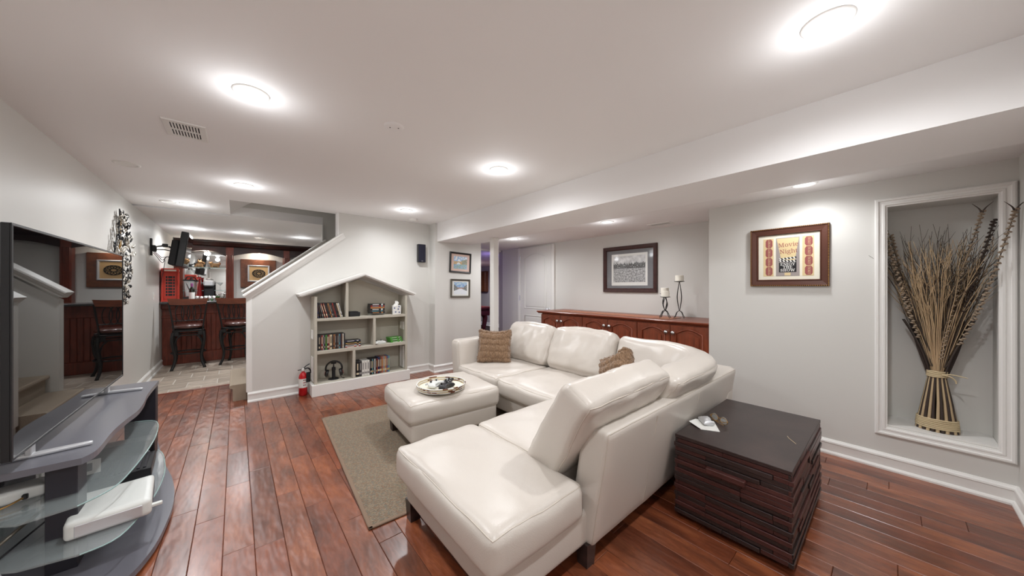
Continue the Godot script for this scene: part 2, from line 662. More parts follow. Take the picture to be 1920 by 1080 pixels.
func shell() -> void:
	struct("wall_left", bx(V(XL - 0.12, 0, -9.72), V(XL, CE, ZK + 0.12)), M.wall)
	struct("wall_back", bx(V(XL, 0, ZK), V(XN + 0.4, CE, ZK + 0.12)), M.wall)
	var g := G.new()
	g.box(V(XN, 0, -1.19), V(XN + 0.12, SN, -0.03))
	g.box(V(XN, 0, 0.44), V(XN + 0.12, SN, ZK))
	g.box(V(XN, 0, -0.03), V(XN + 0.12, 0.32, 0.44))
	g.box(V(XN, 1.91, -0.03), V(XN + 0.12, SN, 0.44))
	g.box(V(XN + 0.12, 0, -1.19), V(XC, SN, -1.09))
	g.box(V(XN + 0.26, 0, -0.15), V(XN + 0.36, SN, ZK))
	g.box(V(XN + 0.12, 0, -0.13), V(XN + 0.26, SN, -0.03))
	g.box(V(XN + 0.12, 0, 0.44), V(XN + 0.26, SN, ZK))
	g.box(V(XN + 0.12, 1.91, -0.03), V(XN + 0.26, SN, 0.44))
	struct("wall_right", g, M.wall)
	struct("wall_cabinet", bx(V(XC, 0, -5.29), V(XC + 0.12, SN, -1.09)), M.wall)
	g = G.new()
	g.prism(PackedVector2Array([Vector2(0.10, 0), Vector2(2.36, 0), Vector2(2.36, CE), Vector2(1.05, CE), Vector2(1.05, 1.96), Vector2(0.10, 1.175)]), ZB - 0.12, ZB)
	struct("wall_stair", g, M.wall)
	g = G.new()
	g.box(V(2.36, 0, ZB - 0.12), V(2.50, CE, -4.62))
	g.box(V(2.50, 0, -4.74), V(3.23, SN, -4.62))
	struct("wall_pictures", g, M.wall)
	g = G.new()
	g.prism(PackedVector2Array([Vector2(0.12, 0), Vector2(1.06, 0), Vector2(1.06, 1.97), Vector2(0.12, 1.19)]), -6.05, -5.93)
	g.box(V(1.06, 0, -6.05), V(3.1, 4.0, -5.93))
	struct("wall_stair_far", g, M.wall)
	g = G.new()
	g.box(V(-0.06, CE + 0.12, ZB - 0.12), V(2.5, 4.0, ZB))
	g.box(V(-0.06, CE + 0.12, -6.05), V(1.06, 4.0, -5.93))
	g.box(V(2.4, 0, -5.93), V(2.5, 4.0, ZB - 0.12))
	struct("wall_stairwell", g, M.wall)
	struct("wall_bar", bx(V(XL, 0, -9.72), V(3.1, CE, -9.6)), M.wall)
	struct("wall_bar_side", bx(V(3.1, 0, -9.72), V(3.22, CE, -5.93)), M.wall)
	# ceilings
	g = G.new()
	g.box(V(XL - 0.12, CE, ZB - 0.12), V(2.46, CE + 0.12, ZK + 0.12))
	g.box(V(XL - 0.12, CE, -5.93), V(-0.06, CE + 0.12, ZB - 0.12))
	g.box(V(XL - 0.12, CE, -9.72), V(1.06, CE + 0.12, -6.05))
	g.box(V(-0.06, CE, -6.05), V(1.06, CE + 0.12, -5.93))
	g.box(V(1.06, CE, -9.72), V(3.22, CE + 0.12, -6.05))
	struct("ceiling", g, M.ceiling)
	g = G.new()
	g.prism(PackedVector2Array([Vector2(2.40, CE), Vector2(2.40, SF), Vector2(3.0, SF), Vector2(3.30, SN), Vector2(4.4, SN), Vector2(4.4, CE)]), -4.62, ZK)
	g.prism(PackedVector2Array([Vector2(3.0, CE), Vector2(3.0, SF), Vector2(3.30, SN), Vector2(4.4, SN), Vector2(4.4, CE)]), -5.35, -4.74)
	g.box(V(3.23, SN, -4.74), V(4.4, CE, -4.62))
	struct("ceiling_soffit", g, M.soffit)
	g = G.new()
	g.prism(PackedVector2Array([Vector2(-0.06, CE + 0.03), Vector2(2.1, 4.0), Vector2(2.1, 4.1), Vector2(-0.06, CE + 0.13)]), -5.93, ZB - 0.12)
	struct("ceiling_stair_slope", g, M.ceiling)
	struct("ceiling_stairwell", bx(V(-0.06, 4.0, -6.05), V(3.1, 4.1, ZB)), M.ceiling)
	# the square post that carries the soffit
	g = bx(V(2.835, 0, -3.83), V(2.93, SF, -3.735), 0.006)
	g.box(V(2.831, SF - 0.02, -3.834), V(2.934, SF, -3.731), 0.003)
	struct("column", g, M.white)


func floors() -> void:
	var g := bx(V(XL - 0.12, -0.12, -5.87), V(XC + 0.12, -0.011, ZK + 0.12))
	var fl := struct("floor", g, M.joint)
	var w := 0.1228
	var cache := {}
	var n := 0
	var row := -9
	while -0.0335 + row * w < XC:
		var x0 := maxf(0.0716 + row * w, XL)
		var x1 := minf(0.0716 + (row + 1) * w, XC)
		row += 1
		if x1 - x0 < 0.01:
			continue
		var z0 := -5.86 if x1 < 0.2 else ZB
		if x0 > 3.23:
			z0 = -5.29
		var z := ZK if x0 < XN else -1.19
		z += rng.randf() * 0.5
		while z > z0 + 0.02:
			var len_ := [0.55, 0.72, 0.9, 1.1, 1.25][rng.randi() % 5] as float
			var za := minf(z, ZK if x0 < XN else -1.19)
			var zb := maxf(z - len_, z0)
			z -= len_
			if za - zb < 0.03:
				continue
			n += 1
			var key := "%.3f %.3f" % [x1 - x0, za - zb]
			if not cache.has(key):
				cache[key] = bx(V(0.0007, -0.012, 0.0007), V(x1 - x0 - 0.0007, 0, za - zb - 0.0007), 0.0022).done()
			var pick := rng.randi() % 8
			obj("plank", cache[key], M["plank%d" % pick], fl, V(x0, 0, zb))
	# wood-look tiles before the bar, laid in steps of a third
	g = bx(V(XL - 0.12, -0.12, -9.72), V(3.1, -0.0015, -5.87))
	var tf := struct("floor_bar", g, M.grout)
	cache = {}
	var edges := [-5.885, -6.077, -6.385, -6.692, -7.0, -7.308, -7.616, -7.924, -8.06]
	for r in edges.size() - 1:
		var za: float = edges[r]
		var zb: float = edges[r + 1]
		var x := -0.966 - (0.0 if r % 2 == 0 else 0.152)
		while x < 1.3:
			var xa := maxf(x, XL)
			var xb := minf(x + 0.305, 1.4)
			x += 0.305
			if xb - xa < 0.03 or (xa > 0.14 and za > -6.05):
				continue
			var key := "%.3f %.3f" % [xb - xa, za - zb]
			if not cache.has(key):
				cache[key] = bx(V(0.0045, -0.01, 0.0045), V(xb - xa - 0.0045, 0, za - zb - 0.0045), 0.002).done()
			obj("tile", cache[key], M["tile%d" % (rng.randi() % 4)], tf, V(xa, 0, zb))
	struct("trim_threshold", bx(V(XL, 0, -5.89), V(0.1, 0.008, -5.85), 0.003), M.cherry_flat)
	struct("floor_pool_room", bx(V(3.1, -0.12, -12.2), V(6.9, 0, -5.87)), M.joint)


func baseboard(called: String, a: Vector2, b: Vector2, out: Vector2) -> void:
	# a, b: floor points (x, z) of the wall line; out: into the room
	var g := G.new()
	var d := (b - a)
	var length := d.length()
	d = d.normalized()
	g.xf = Transform3D(Basis(V(out.x, 0, out.y), Vector3.UP, V(d.x, 0, d.y)), V(a.x, 0, a.y))
	if g.xf.basis.determinant() < 0.0:
		g.xf = Transform3D(Basis(V(out.x, 0, out.y), Vector3.UP, V(-d.x, 0, -d.y)), V(b.x, 0, b.y))
	g.prism(PackedVector2Array([Vector2(0, 0), Vector2(0.028, 0), Vector2(0.028, 0.012), Vector2(0.022, 0.022), Vector2(0.014, 0.026), Vector2(0.014, 0.085), Vector2(0.020, 0.089), Vector2(0.018, 0.100), Vector2(0.010, 0.108), Vector2(0.006, 0.115), Vector2(0, 0.116)]), 0, length)
	struct("baseboard_" + called, g, M.white)


func panel_door(called: String, at: Transform3D, w: float, h: float, hinges: bool, knob_side: float) -> void:
	# two-panel door with an arched upper panel, facing +z, standing on y = 0
	var root := Node3D.new()
	root.name = called
	add_child(root)
	root.transform = at
	root.set_meta("kind", "structure")
	obj("door_slab", bx(V(-w / 2, 0.01, 0.0), V(w / 2, h, 0.022), 0.003), M.door_white, root, Vector3.ZERO)
	var c := 0.07
	obj("casing", bx(V(-w / 2 - c, 0, 0), V(-w / 2 - 0.004, h + 0.01, 0.03), 0.006), M.white, root, Vector3.ZERO)
	obj("casing", bx(V(w / 2 + 0.004, 0, 0), V(w / 2 + c, h + 0.01, 0.03), 0.006), M.white, root, Vector3.ZERO)
	var m := 0.13
	for k in 2:
		var y0 := 0.2 if k == 0 else 0.94
		var y1 := 0.80 if k == 0 else h - 0.2
		var rise := 0.0 if k == 0 else 0.075
		var pts := []
		for i in 13:
			var t := i / 12.0
			pts.append(Vector2(lerpf(w / 2 - m, -w / 2 + m, t), y1 + rise * sin(PI * t)))
		var ring := [V(-w / 2 + m, y0, 0.023), V(w / 2 - m, y0, 0.023)]
		var poly := PackedVector2Array([Vector2(-w / 2 + m + 0.035, y0 + 0.035), Vector2(w / 2 - m - 0.035, y0 + 0.035)])
		for p in pts:
			ring.append(V(p.x, p.y, 0.023))
			poly.append(Vector2(p.x * (w / 2 - m - 0.035) / (w / 2 - m), p.y - 0.035))
		var g := G.new()
		g.tube(ring, 0.008, 6, true)
		g.prism(poly, 0.02, 0.028)
		obj("panel", g, M.door_white, root, Vector3.ZERO)
	if hinges:
		for y in [0.25, 1.08, 1.86]:
			obj("hinge", bx(V(-w / 2 - 0.02, y, 0.0), V(-w / 2 + 0.005, y + 0.1, 0.034), 0.004), M.silver, root, Vector3.ZERO)
	var g := G.new()
	g.xf = put(V(knob_side * (w / 2 - 0.06), 0.94, 0.022), 0, PI / 2)
	g.lathe([Vector2(0.03, 0), Vector2(0.03, 0.006), Vector2(0.01, 0.01), Vector2(0.01, 0.03), Vector2(0.026, 0.042), Vector2(0.026, 0.056), Vector2(0.012, 0.064), Vector2(0, 0.065)], 16, false)
	obj("knob", g, M.silver, root, Vector3.ZERO)


func trims() -> void:
	baseboard("left", Vector2(XL, -7.98), Vector2(XL, ZK), Vector2(1, 0))
	baseboard("right", Vector2(XN, -1.19), Vector2(XN, ZK), Vector2(-1, 0))
	baseboard("back", Vector2(0.1, ZK), Vector2(XN, ZK), Vector2(0, -1))
	baseboard("stair", Vector2(0.10, ZB), Vector2(2.36, ZB), Vector2(0, 1))
	baseboard("return", Vector2(2.36, ZB), Vector2(2.36, -4.62), Vector2(-1, 0))
	baseboard("pictures", Vector2(2.332, -4.62), Vector2(3.23, -4.62), Vector2(0, 1))
	baseboard("cabinet", Vector2(XC, -5.29), Vector2(XC, -4.80), Vector2(-1, 0))
	panel_door("door_1", put(V(XC, 0, -4.30), -PI / 2), 0.82, 2.085, true, 1.0)
	panel_door("door_2", put(V(-0.45, 0, ZK), PI), 0.78, 2.03, false, -1.0)
	# white frame, sill and lining of the niche
	var g := G.new()
	g.xf = put(V(XN, 1.11, 0.205), -PI / 2)
	g.frame(0.575, 1.72, [Vector2(0, 0), Vector2(0, 0.018), Vector2(0.008, 0.024), Vector2(0.018, 0.024), Vector2(0.022, 0.017), Vector2(0.036, 0.014), Vector2(0.040, 0.019), Vector2(0.050, 0.019), Vector2(0.054, 0.012), Vector2(0.062, 0.010), Vector2(0.062, -0.02)])
	struct("trim_niche", g, M.white)
	struct("trim_niche_sill", bx(V(XN + 0.002, 0.315, -0.028), V(XN + 0.26, 0.327, 0.438)), M.white)
	# light switch beside the bar
	var t := thing("light_switch", "white light switch plate on the long wall beside the bar", "switch", V(XL, 1.2, -7.29))
	obj("plate", bx(V(0, -0.06, -0.038), V(0.006, 0.06, 0.038), 0.002), M.white, t, Vector3.ZERO)
	obj("toggle", bx(V(0.006, -0.02, -0.012), V(0.012, 0.02, 0.012), 0.002), M.candle, t, Vector3.ZERO)


func rail_cap(called: String, z: float) -> void:
	# moulded cap that climbs with the stairs
	var lift := 0.0 if z > -5.0 else 0.035
	var a := V(0.055, 1.238 + lift, z)
	var b := V(1.085, 2.062 + lift, z)
	var d := (b - a).normalized()
	var g := G.new()
	g.xf = Transform3D(Basis(Vector3(0, 0, 1), V(-d.y, d.x, 0), -d), b)
	if g.xf.basis.determinant() < 0.0:
		g.xf = Transform3D(Basis(Vector3(0, 0, 1), V(-d.y, d.x, 0), d), a)
	var pr := PackedVector2Array([Vector2(-0.165, 0), Vector2(0.05, 0), Vector2(0.056, -0.006), Vector2(0.056, -0.020), Vector2(0.046, -0.026), Vector2(0.042, -0.034), Vector2(0.030, -0.050), Vector2(0.016, -0.062), Vector2(0.012, -0.078), Vector2(-0.165, -0.078)])
	g.prism(pr, 0, (b - a).length())
	struct("trim_" + called, g, M.white)


func stairs() -> void:
	rail_cap("rail_near", ZB)
	rail_cap("rail_far", -5.93)
	struct("trim_rail_end", bx(V(0.088, 0.116, ZB - 0.125), V(0.142, 1.20, ZB + 0.006), 0.003), M.white)
	var g := bx(V(1.035, 1.99, ZB - 0.12), V(1.052, CE, ZB + 0.001))
	g.box(V(1.045, 1.99, -5.932), V(1.062, CE, -5.9))
	struct("trim_corner_bead", g, M.soffit)
	var t := thing("staircase", "beige carpeted staircase climbing behind the capped half wall", "stairs", V(0, 0, -5.43))
	for i in 8:
		var x := -0.06 + i * 0.2375
		var y := 0.19 * (i + 1)
		var p := PackedVector2Array([Vector2(x + 0.03, y - 0.19), Vector2(2.39, y - 0.19), Vector2(2.39, y), Vector2(x + 0.02, y), Vector2(x + 0.005, y - 0.006), Vector2(x, y - 0.02), Vector2(x + 0.004, y - 0.035), Vector2(x + 0.03, y - 0.045)])
		g = G.new()
		g.prism(p, -5.92, -4.965)
		obj("step", g, M.carpet, t)


func ceiling_fittings() -> void:
	vent("white ceiling vent with dark slots near the television", V(-0.245, CE, -2.945), 0.28, 0.20, PI / 2, 2, 10)
	vent("small ceiling vent before the bar", V(0.37, CE, -8.29), 0.16, 0.2, PI / 2, 1, 8)
	vent("ceiling vent in the soffit above the low cabinets", V(3.98, SN, -1.85), 0.15, 0.28, 0.0, 1, 10)
	recessed(V(-0.68, CE, -4.05), "unlit round ceiling fitting near the wall sculpture", false)
	recessed(V(-0.60, CE, -5.5), "unlit round ceiling fitting beside the long wall, before the bar", false)
	var t := thing("cover_plate", "flat round white cover plate in the middle of the ceiling", "cover plate", V(0.755, CE, -2.025))
	var g := G.new()
	g.lathe([Vector2(0, -0.010), Vector2(0.045, -0.009), Vector2(0.058, -0.004), Vector2(0.060, 0)], 28, false)
	obj("disc", g, M.soffit, t, Vector3.ZERO)
	for s in [-1.0, 1.0]:
		g = G.new()
		g.lathe([Vector2(0, -0.012), Vector2(0.004, -0.011), Vector2(0.004, -0.008)], 8, true, V(s * 0.022, 0, s * 0.012))
		obj("screw", g, M.black, t, Vector3.ZERO)
	t = thing("smoke_detector", "round white smoke detector on the ceiling above the wall speaker", "smoke detector", V(1.98, CE, -4.56))
	g = G.new()
	g.lathe([Vector2(0, -0.034), Vector2(0.035, -0.034), Vector2(0.05, -0.026), Vector2(0.055, -0.012), Vector2(0.062, -0.008), Vector2(0.062, 0)], 24)
	obj("housing", g, M.white, t, Vector3.ZERO)
	g = G.new()
	g.lathe([Vector2(0, -0.037), Vector2(0.01, -0.036), Vector2(0.011, -0.033)], 10)
	obj("button", g, M.paper, t, Vector3.ZERO)


func vent(label: String, at: Vector3, w: float, l: float, turn: float, rows: int, n: int) -> void:
	var t := thing("ceiling_vent", label, "vent", at, turn)
	var g := G.new()
	g.xf = put(Vector3.ZERO, 0, PI / 2)
	g.frame(w, l, [Vector2(0, 0), Vector2(0.004, 0.007), Vector2(0.03, 0.008), Vector2(0.032, -0.0)])
	obj("frame", g, M.white, t, Vector3.ZERO)
	obj("duct", bx(V(-w / 2 + 0.03, -0.0015, -l / 2 + 0.03), V(w / 2 - 0.03, 0.0, l / 2 - 0.03)), M.black_soft, t, Vector3.ZERO)
	var pitch := (l - 0.06) / n
	for i in n + 1:
		g = bx(V(-w / 2 + 0.03, -0.007, -0.004), V(w / 2 - 0.03, -0.001, 0.004), 0.001)
		obj("slat", g, M.white, t, V(0, 0, -l / 2 + 0.03 + i * pitch))
	if rows == 2:
		obj("bar", bx(V(-0.006, -0.008, -l / 2 + 0.03), V(0.006, -0.001, l / 2 - 0.03)), M.white, t, Vector3.ZERO)


func wrinkle(seed_: int, freq: float) -> FastNoiseLite:
	var n := FastNoiseLite.new()
	n.seed = seed_
	n.frequency = freq
	n.fractal_octaves = 3
	return n


func padded(called: String, parent: Node, s: Vector3, r: float, bulge: Vector3, f: Callable, piped: Array, n := 16) -> MeshInstance3D:
	# a leather cushion with piping round the faces listed as [axis, side]
	var g := G.new()
	g.cushion(s, r, bulge, n, f)
	var o := obj(called, g, M.leather, parent)
	for p in piped:
		g = G.new()
		g.seam(s, r, bulge, p[0], p[1], 0.0028, f)
		obj("piping", g, M.piping, o)
	return o


func tapered_leg(parent: Node, at: Vector3, top: float, size: float) -> void:
	var g := G.new()
	var a := size / 2
	var b := a * 0.8
	var lo := [V(-b, 0, -b), V(b, 0, -b), V(b, 0, b), V(-b, 0, b)]
	var hi := [V(-a, top, -a), V(a, top, -a), V(a, top, a), V(-a, top, a)]
	g.quad(lo[0], lo[1], lo[2], lo[3], Vector3.DOWN)
	g.quad(hi[0], hi[1], hi[2], hi[3], Vector3.UP)
	for k in 4:
		var m := (k + 1) % 4
		g.quad(lo[k], lo[m], hi[m], hi[k], lo[k] + lo[m])
	obj("leg", g, M.espresso, parent, world_of(parent).affine_inverse() * Transform3D(Basis.IDENTITY, at))


func sofa() -> void:
	var t := thing("sectional_sofa", "cream leather L-shaped sectional sofa with loose back cushions and dark block legs", "sofa", V(2.0, 0, -1.5))
	var nz := wrinkle(4, 3.0)
	var fine := wrinkle(9, 9.0)
	# bases
	var id := func(c: Vector3) -> Callable: return func(p: Vector3) -> Vector3: return p + c + V(0, fine.get_noise_3dv(p + c) * 0.003, 0)
	padded("base", t, V(2.18, 0.17, 0.87), 0.025, V(0, 0, 0.006), id.call(V(1.83, 0.185, -1.375)), [])
	padded("base", t, V(0.93, 0.17, 2.5), 0.025, V(0.006, 0, 0), id.call(V(2.475, 0.185, -2.19)), [])
	# seats
	var seat := func(c: Vector3, k: float) -> Callable:
		return func(p: Vector3) -> Vector3:
			var q := p + c
			q.y += nz.get_noise_3dv(q * 1.3) * 0.012 * k * clampf((p.y + 0.05) * 10.0, 0.0, 1.0) + fine.get_noise_3dv(q) * 0.003 * k
			return q
	padded("seat_cushion", t, V(0.545, 0.175, 0.93), 0.045, V(0.012, 0.028, 0.012), seat.call(V(0.962, 0.328, -1.385), 1.0), [[1, 1.0], [1, -1.0]], 20)
	padded("seat_cushion", t, V(0.80, 0.175, 0.74), 0.045, V(0.004, 0.024, 0.012), seat.call(V(1.632, 0.328, -1.46), 1.0), [[1, 1.0]])
	padded("seat_cushion", t, V(0.78, 0.175, 0.745), 0.05, V(0.014, 0.026, 0.004), seat.call(V(2.35, 0.338, -2.925), 1.2), [[1, 1.0], [1, -1.0]], 18)
	padded("seat_cushion", t, V(0.78, 0.175, 0.83), 0.05, V(0.014, 0.026, 0.004), seat.call(V(2.35, 0.338, -2.135), 1.2), [[1, 1.0], [1, -1.0]], 18)
	padded("seat_cushion", t, V(0.74, 0.175, 0.74), 0.045, V(0.0, 0.02, 0.0), seat.call(V(2.40, 0.332, -1.35), 1.0), [[1, 1.0]])
	# leaning frames behind the cushions
	var lean_z := func(c: Vector3) -> Callable:
		return func(p: Vector3) -> Vector3:
			var q := p + c
			q.z += 0.17 * (p.y + 0.285) + nz.get_noise_3dv(q * 0.8) * 0.006
			return q
	var o := padded("back_frame", t, V(1.83, 0.57, 0.155), 0.03, V(0.0, 0.0, 0.006), lean_z.call(V(2.175, 0.385, -0.985)), [[2, 1.0]], 18)
	for x in [1.72, 2.3]:
		var line := []
		for i in 9:
			var y := 0.14 + i * 0.062
			line.append(V(x, y, -0.9045 + 0.17 * (y - 0.10) + nz.get_noise_3dv(V(x, y, -0.94) * 0.8) * 0.006))
		var g := G.new()
		g.tube(line, 0.0022, 5)
		obj("seam", g, M.piping, o)
	var lean_x := func(c: Vector3) -> Callable:
		return func(p: Vector3) -> Vector3:
			var q := p + c
			q.x += 0.235 * (p.y + 0.285)
			return q
	padded("back_frame", t, V(0.155, 0.57, 2.62), 0.03, V(0.006, 0, 0), lean_x.call(V(2.93, 0.385, -2.15)), [[0, 1.0]], 16)
	# arm
	padded("armrest", t, V(0.98, 0.60, 0.185), 0.05, V(0.006, 0.008, 0.004), func(p: Vector3) -> Vector3: return p + V(2.47, 0.40, -3.39 - 0.10 * (p.y - 0.3)) + Vector3.ONE * fine.get_noise_3dv(p * 0.6) * 0.003, [[0, -1.0]], 16)
	# back cushions of the long wing
	var back_x := func(c: Vector3, sd: float) -> Callable:
		return func(p: Vector3) -> Vector3:
			var q := p
			var up := (p.y + 0.235) / 0.47
			q.x *= lerpf(1.15, 0.72, up)
			var folds := nz.get_noise_3d(p.z * 2.6 + sd, p.y * 1.1, 0.0) * 0.028 + absf(fine.get_noise_3d(p.z * 1.2 + sd, p.y * 0.45 + p.z * 0.35, 3.0)) * 0.022
			if p.x < 0.0:
				q.x -= folds * clampf(-p.x * 20.0, 0.0, 1.0)
			q.y += nz.get_noise_3d(p.z * 1.5, 0.0, sd) * 0.012 * up - 0.03 * absf(p.z) * up
			return Basis(Vector3(0, 0, 1), -0.30) * q + c
	padded("back_cushion", t, V(0.22, 0.47, 0.735), 0.075, V(0.055, 0.02, 0.01), back_x.call(V(2.80, 0.645, -2.915), 1.0), [[0, 1.0]], 22)
	padded("back_cushion", t, V(0.22, 0.47, 0.80), 0.075, V(0.055, 0.025, 0.01), back_x.call(V(2.80, 0.645, -2.135), 6.0), [[0, 1.0]], 22)
	# the corner cushion bends round with the back
	var bend := func(p: Vector3) -> Vector3:
		var up := (p.y + 0.21) / 0.42
		var thick := p.z * lerpf(1.15, 0.92, up)
		if p.z < 0.0:
			thick -= nz.get_noise_3d(p.x * 2.2, p.y * 1.4, 8.0) * 0.02 * clampf(-p.z * 25.0, 0.0, 1.0)
		else:
			thick = thick * lerpf(0.7, 1.0, up) + fine.get_noise_3d(p.x * 0.9, p.y * 0.9, 2.0) * 0.010 * clampf(p.z * 25.0, 0.0, 1.0)
		var s := p.x + 0.76
		var r := 0.33
		var l1 := 0.41
		var arc := r * PI / 2.0
		var lean := (up - 0.5) * lerpf(0.15, 0.235, clampf((s - l1) / arc, 0.0, 1.0))
		var out := thick + lean
		var q := Vector3.ZERO
		if s < l1:
			q = V(2.83 + out, p.y, -1.725 + s)
		elif s < l1 + arc:
			var a := (s - l1) / r
			q = V(2.83 - r + cos(a) * (r + out), p.y, -1.725 + l1 + sin(a) * (r + out))
		else:
			q = V(2.83 - r - (s - l1 - arc), p.y, -1.725 + l1 + r + out)
		q.y += 0.625 + nz.get_noise_3d(p.x * 1.6, 2.0, 0.0) * 0.012 * up - 0.03 * clampf((s - l1) / 0.6, 0.0, 1.0) * up - clampf(p.z, -0.1, 0.1) * 0.28 * up
		return q
	padded("back_cushion", t, V(1.50, 0.42, 0.22), 0.06, V(0.006, 0.012, 0.02), bend, [[2, 1.0]], 30)
	# the cushion nearest the chaise leans out over its frame
	var near := func(p: Vector3) -> Vector3:
		var up := (p.y + 0.24) / 0.48
		var q := p
		if p.z < 0.0:
			q.z *= lerpf(1.55, 1.0, up)
			var k := clampf(-p.z * 25.0, 0.0, 1.0)
			q.z -= (nz.get_noise_3d(p.x * 2.2 + 4.0, p.y * 1.4, 5.0) * 0.012 + 0.03 * (1.0 - up)) * k
			q.y -= 0.075 * (1.0 - up) * clampf(-p.z * 14.0, 0.0, 1.0)
		else:
			q.z *= lerpf(0.55, 0.9, up)
			q.z += fine.get_noise_3d(p.x * 0.8, p.y * 0.8, 7.0) * 0.010 * clampf(p.z * 25.0, 0.0, 1.0)
		q.x -= 0.09 * (up - 0.1)
		q.y -= 0.04 * (1.0 - up)
		q.y += nz.get_noise_3d(p.x * 1.5, 1.0, 4.0) * 0.012 * up - 0.02 * maxf(p.z, 0.0) * up
		return Basis(Vector3(1, 0, 0), 0.50) * q + V(1.60, 0.632, -1.005)
	padded("back_cushion", t, V(0.80, 0.51, 0.19), 0.045, V(0.012, 0.016, 0.022), near, [[2, 1.0]], 26)
	for p in [[0.775, -1.78], [0.775, -0.985], [1.28, -0.955], [2.85, -0.98], [2.06, -3.36], [2.9, -3.38], [2.06, -1.88]]:
		tapered_leg(t, V(p[0], 0, p[1]), 0.115, 0.07)
	fur_pillow("brown ruffled faux fur pillow propped against the sofa arm", put(V(2.36, 0.625, -3.09), -PI / 2 + 0.75, -0.30), 0.42, 3)
	fur_pillow("brown ruffled faux fur pillow tucked into the corner of the sofa", put(V(2.43, 0.60, -1.50), -PI / 2 - 0.45, -0.36, 0.55), 0.38, 11)


func fur_pillow(label: String, at: Transform3D, size: float, sd: int) -> void:
	var t := thing("fur_pillow", label, "pillow", Vector3.ZERO, 0.0, "faux fur pillows on the sofa")
	t.transform = at
	var n := wrinkle(sd, 8.0)
	var g := G.new()
	var form := func(p: Vector3) -> Vector3:
		var q := p
		var u := p.x / (size / 2.0)
		var v := p.y / (size / 2.0)
		var rows := v * 2.6 + n.get_noise_3d(p.x * 0.8, 0.0, 3.0) * 0.35
		var row := floorf(rows)
		var ridge := sin(p.x * 95.0 + row * 2.4 + n.get_noise_3d(p.x * 2.0, row * 3.0, 1.0) * 5.0)
		var pinch := pow(absf(fmod(absf(rows), 1.0) - 0.5) * 2.0, 3.0)
		var puff := (1.0 - pinch) * (0.010 + 0.008 * ridge) - 0.008 * pinch
		q.z += signf(p.z) * puff * clampf(absf(p.z) * 30.0, 0.0, 1.0)
		# corners stand out as ears, edges draw in
		q.x *= 1.0 - 0.10 * (1.0 - v * v)
		q.y *= 1.0 - (0.17 if v > 0.0 else 0.06) * (1.0 - u * u)
		q.x += n.get_noise_3d(p.y * 4.0, p.z, 5.0) * 0.012
		q.y += n.get_noise_3d(p.x * 5.0, p.z, 9.0) * 0.014
		return q
	g.cushion(V(size, size, 0.10), 0.05, V(0, 0, 0.045), 56, form)
	obj("cover", g, M.fur, t, Vector3.ZERO)
	# short tufts that soften the outline
	var tuft := G.new()
	rng.seed = sd
	for i in 2600:
		var ax := [0, 1, 2, 2][rng.randi() % 4] as int
		var p := V(rng.randf_range(-1, 1), rng.randf_range(-1, 1), rng.randf_range(-1, 1))
		p[ax] = -1.0 if rng.randf() < 0.5 else 1.0
		var a: Vector3 = form.call(G.soft(p, V(size, size, 0.10), 0.05, V(0, 0, 0.045)))
		var d := (a * V(1, 1, 3)).normalized() + V(rng.randf_range(-0.8, 0.8), rng.randf_range(-1.2, 0.2), rng.randf_range(-0.5, 0.5))
		d = d.normalized() * 0.009
		var w := d.cross(V(0.3, 0.5, 0.8)).normalized() * 0.002
		tuft.tri(a - w, a + w, a + d, V(0, 0, 1))
	var o := obj("fur", tuft, M.fur, t, Vector3.ZERO)
	o.set_meta("kind", "stuff")


func ottoman() -> void:
	var turn := deg_to_rad(-4.0)
	var at := V(1.445, 0, -2.70)
	var t := thing("ottoman", "square cream leather ottoman on block legs before the sofa", "ottoman", at, turn)
	var place := put(at, turn)
	var nz := wrinkle(14, 3.0)
	padded("base", t, V(0.80, 0.16, 0.66), 0.03, V(0.008, 0, 0.008), func(p: Vector3) -> Vector3: return place * (p + V(0, 0.185, 0)), [])
	var top := padded("seat_cushion", t, V(0.85, 0.185, 0.71), 0.055, V(0.012, 0.022, 0.012), func(p: Vector3) -> Vector3: return place * (p + V(0, 0.338 + nz.get_noise_3dv(p * 1.5) * 0.012 * clampf(p.y * 20.0, 0.0, 1.0), 0)), [[1, 1.0], [1, -1.0]], 22)
	for x in [-0.13, 0.16]:
		var line := []
		for i in 15:
			var z := lerpf(-0.30, 0.33, i / 14.0)
			var k := G.soft(V(x / 0.425, 1.0, z / 0.355), V(0.85, 0.185, 0.71), 0.055, V(0.012, 0.022, 0.012))
			k.y += 0.338 + nz.get_noise_3dv(k * 1.5) * 0.012 - 0.0008
			line.append(place * k)
		var sg := G.new()
		sg.tube(line, 0.0018, 5)
		obj("seam", sg, M.piping, top)
	for p in [[-0.345, -0.27], [0.345, -0.27], [0.345, 0.27], [-0.345, 0.27]]:
		tapered_leg(t, place * V(p[0], 0, p[1]), 0.115, 0.07)
	# rug beneath
	at = V(1.42, 0, -2.74)
	t = thing("area_rug", "flat woven brown and grey sisal rug with bound edges under the ottoman", "rug", at, deg_to_rad(-3.2))
	obj("pile", bx(V(-0.80, 0.001, -0.925), V(0.80, 0.009, 0.925), 0.003), M.rug, t, Vector3.ZERO)
	var g := G.new()
	g.box(V(-0.82, 0.001, -0.945), V(-0.796, 0.011, 0.945), 0.003)
	g.box(V(0.796, 0.001, -0.945), V(0.82, 0.011, 0.945), 0.003)
	g.box(V(-0.82, 0.001, -0.945), V(0.82, 0.011, -0.921), 0.003)
	g.box(V(-0.82, 0.001, 0.921), V(0.82, 0.011, 0.945), 0.003)
	obj("binding", g, M.rug_edge, t, Vector3.ZERO)
	tray(V(1.36, 0.4535, -2.545))


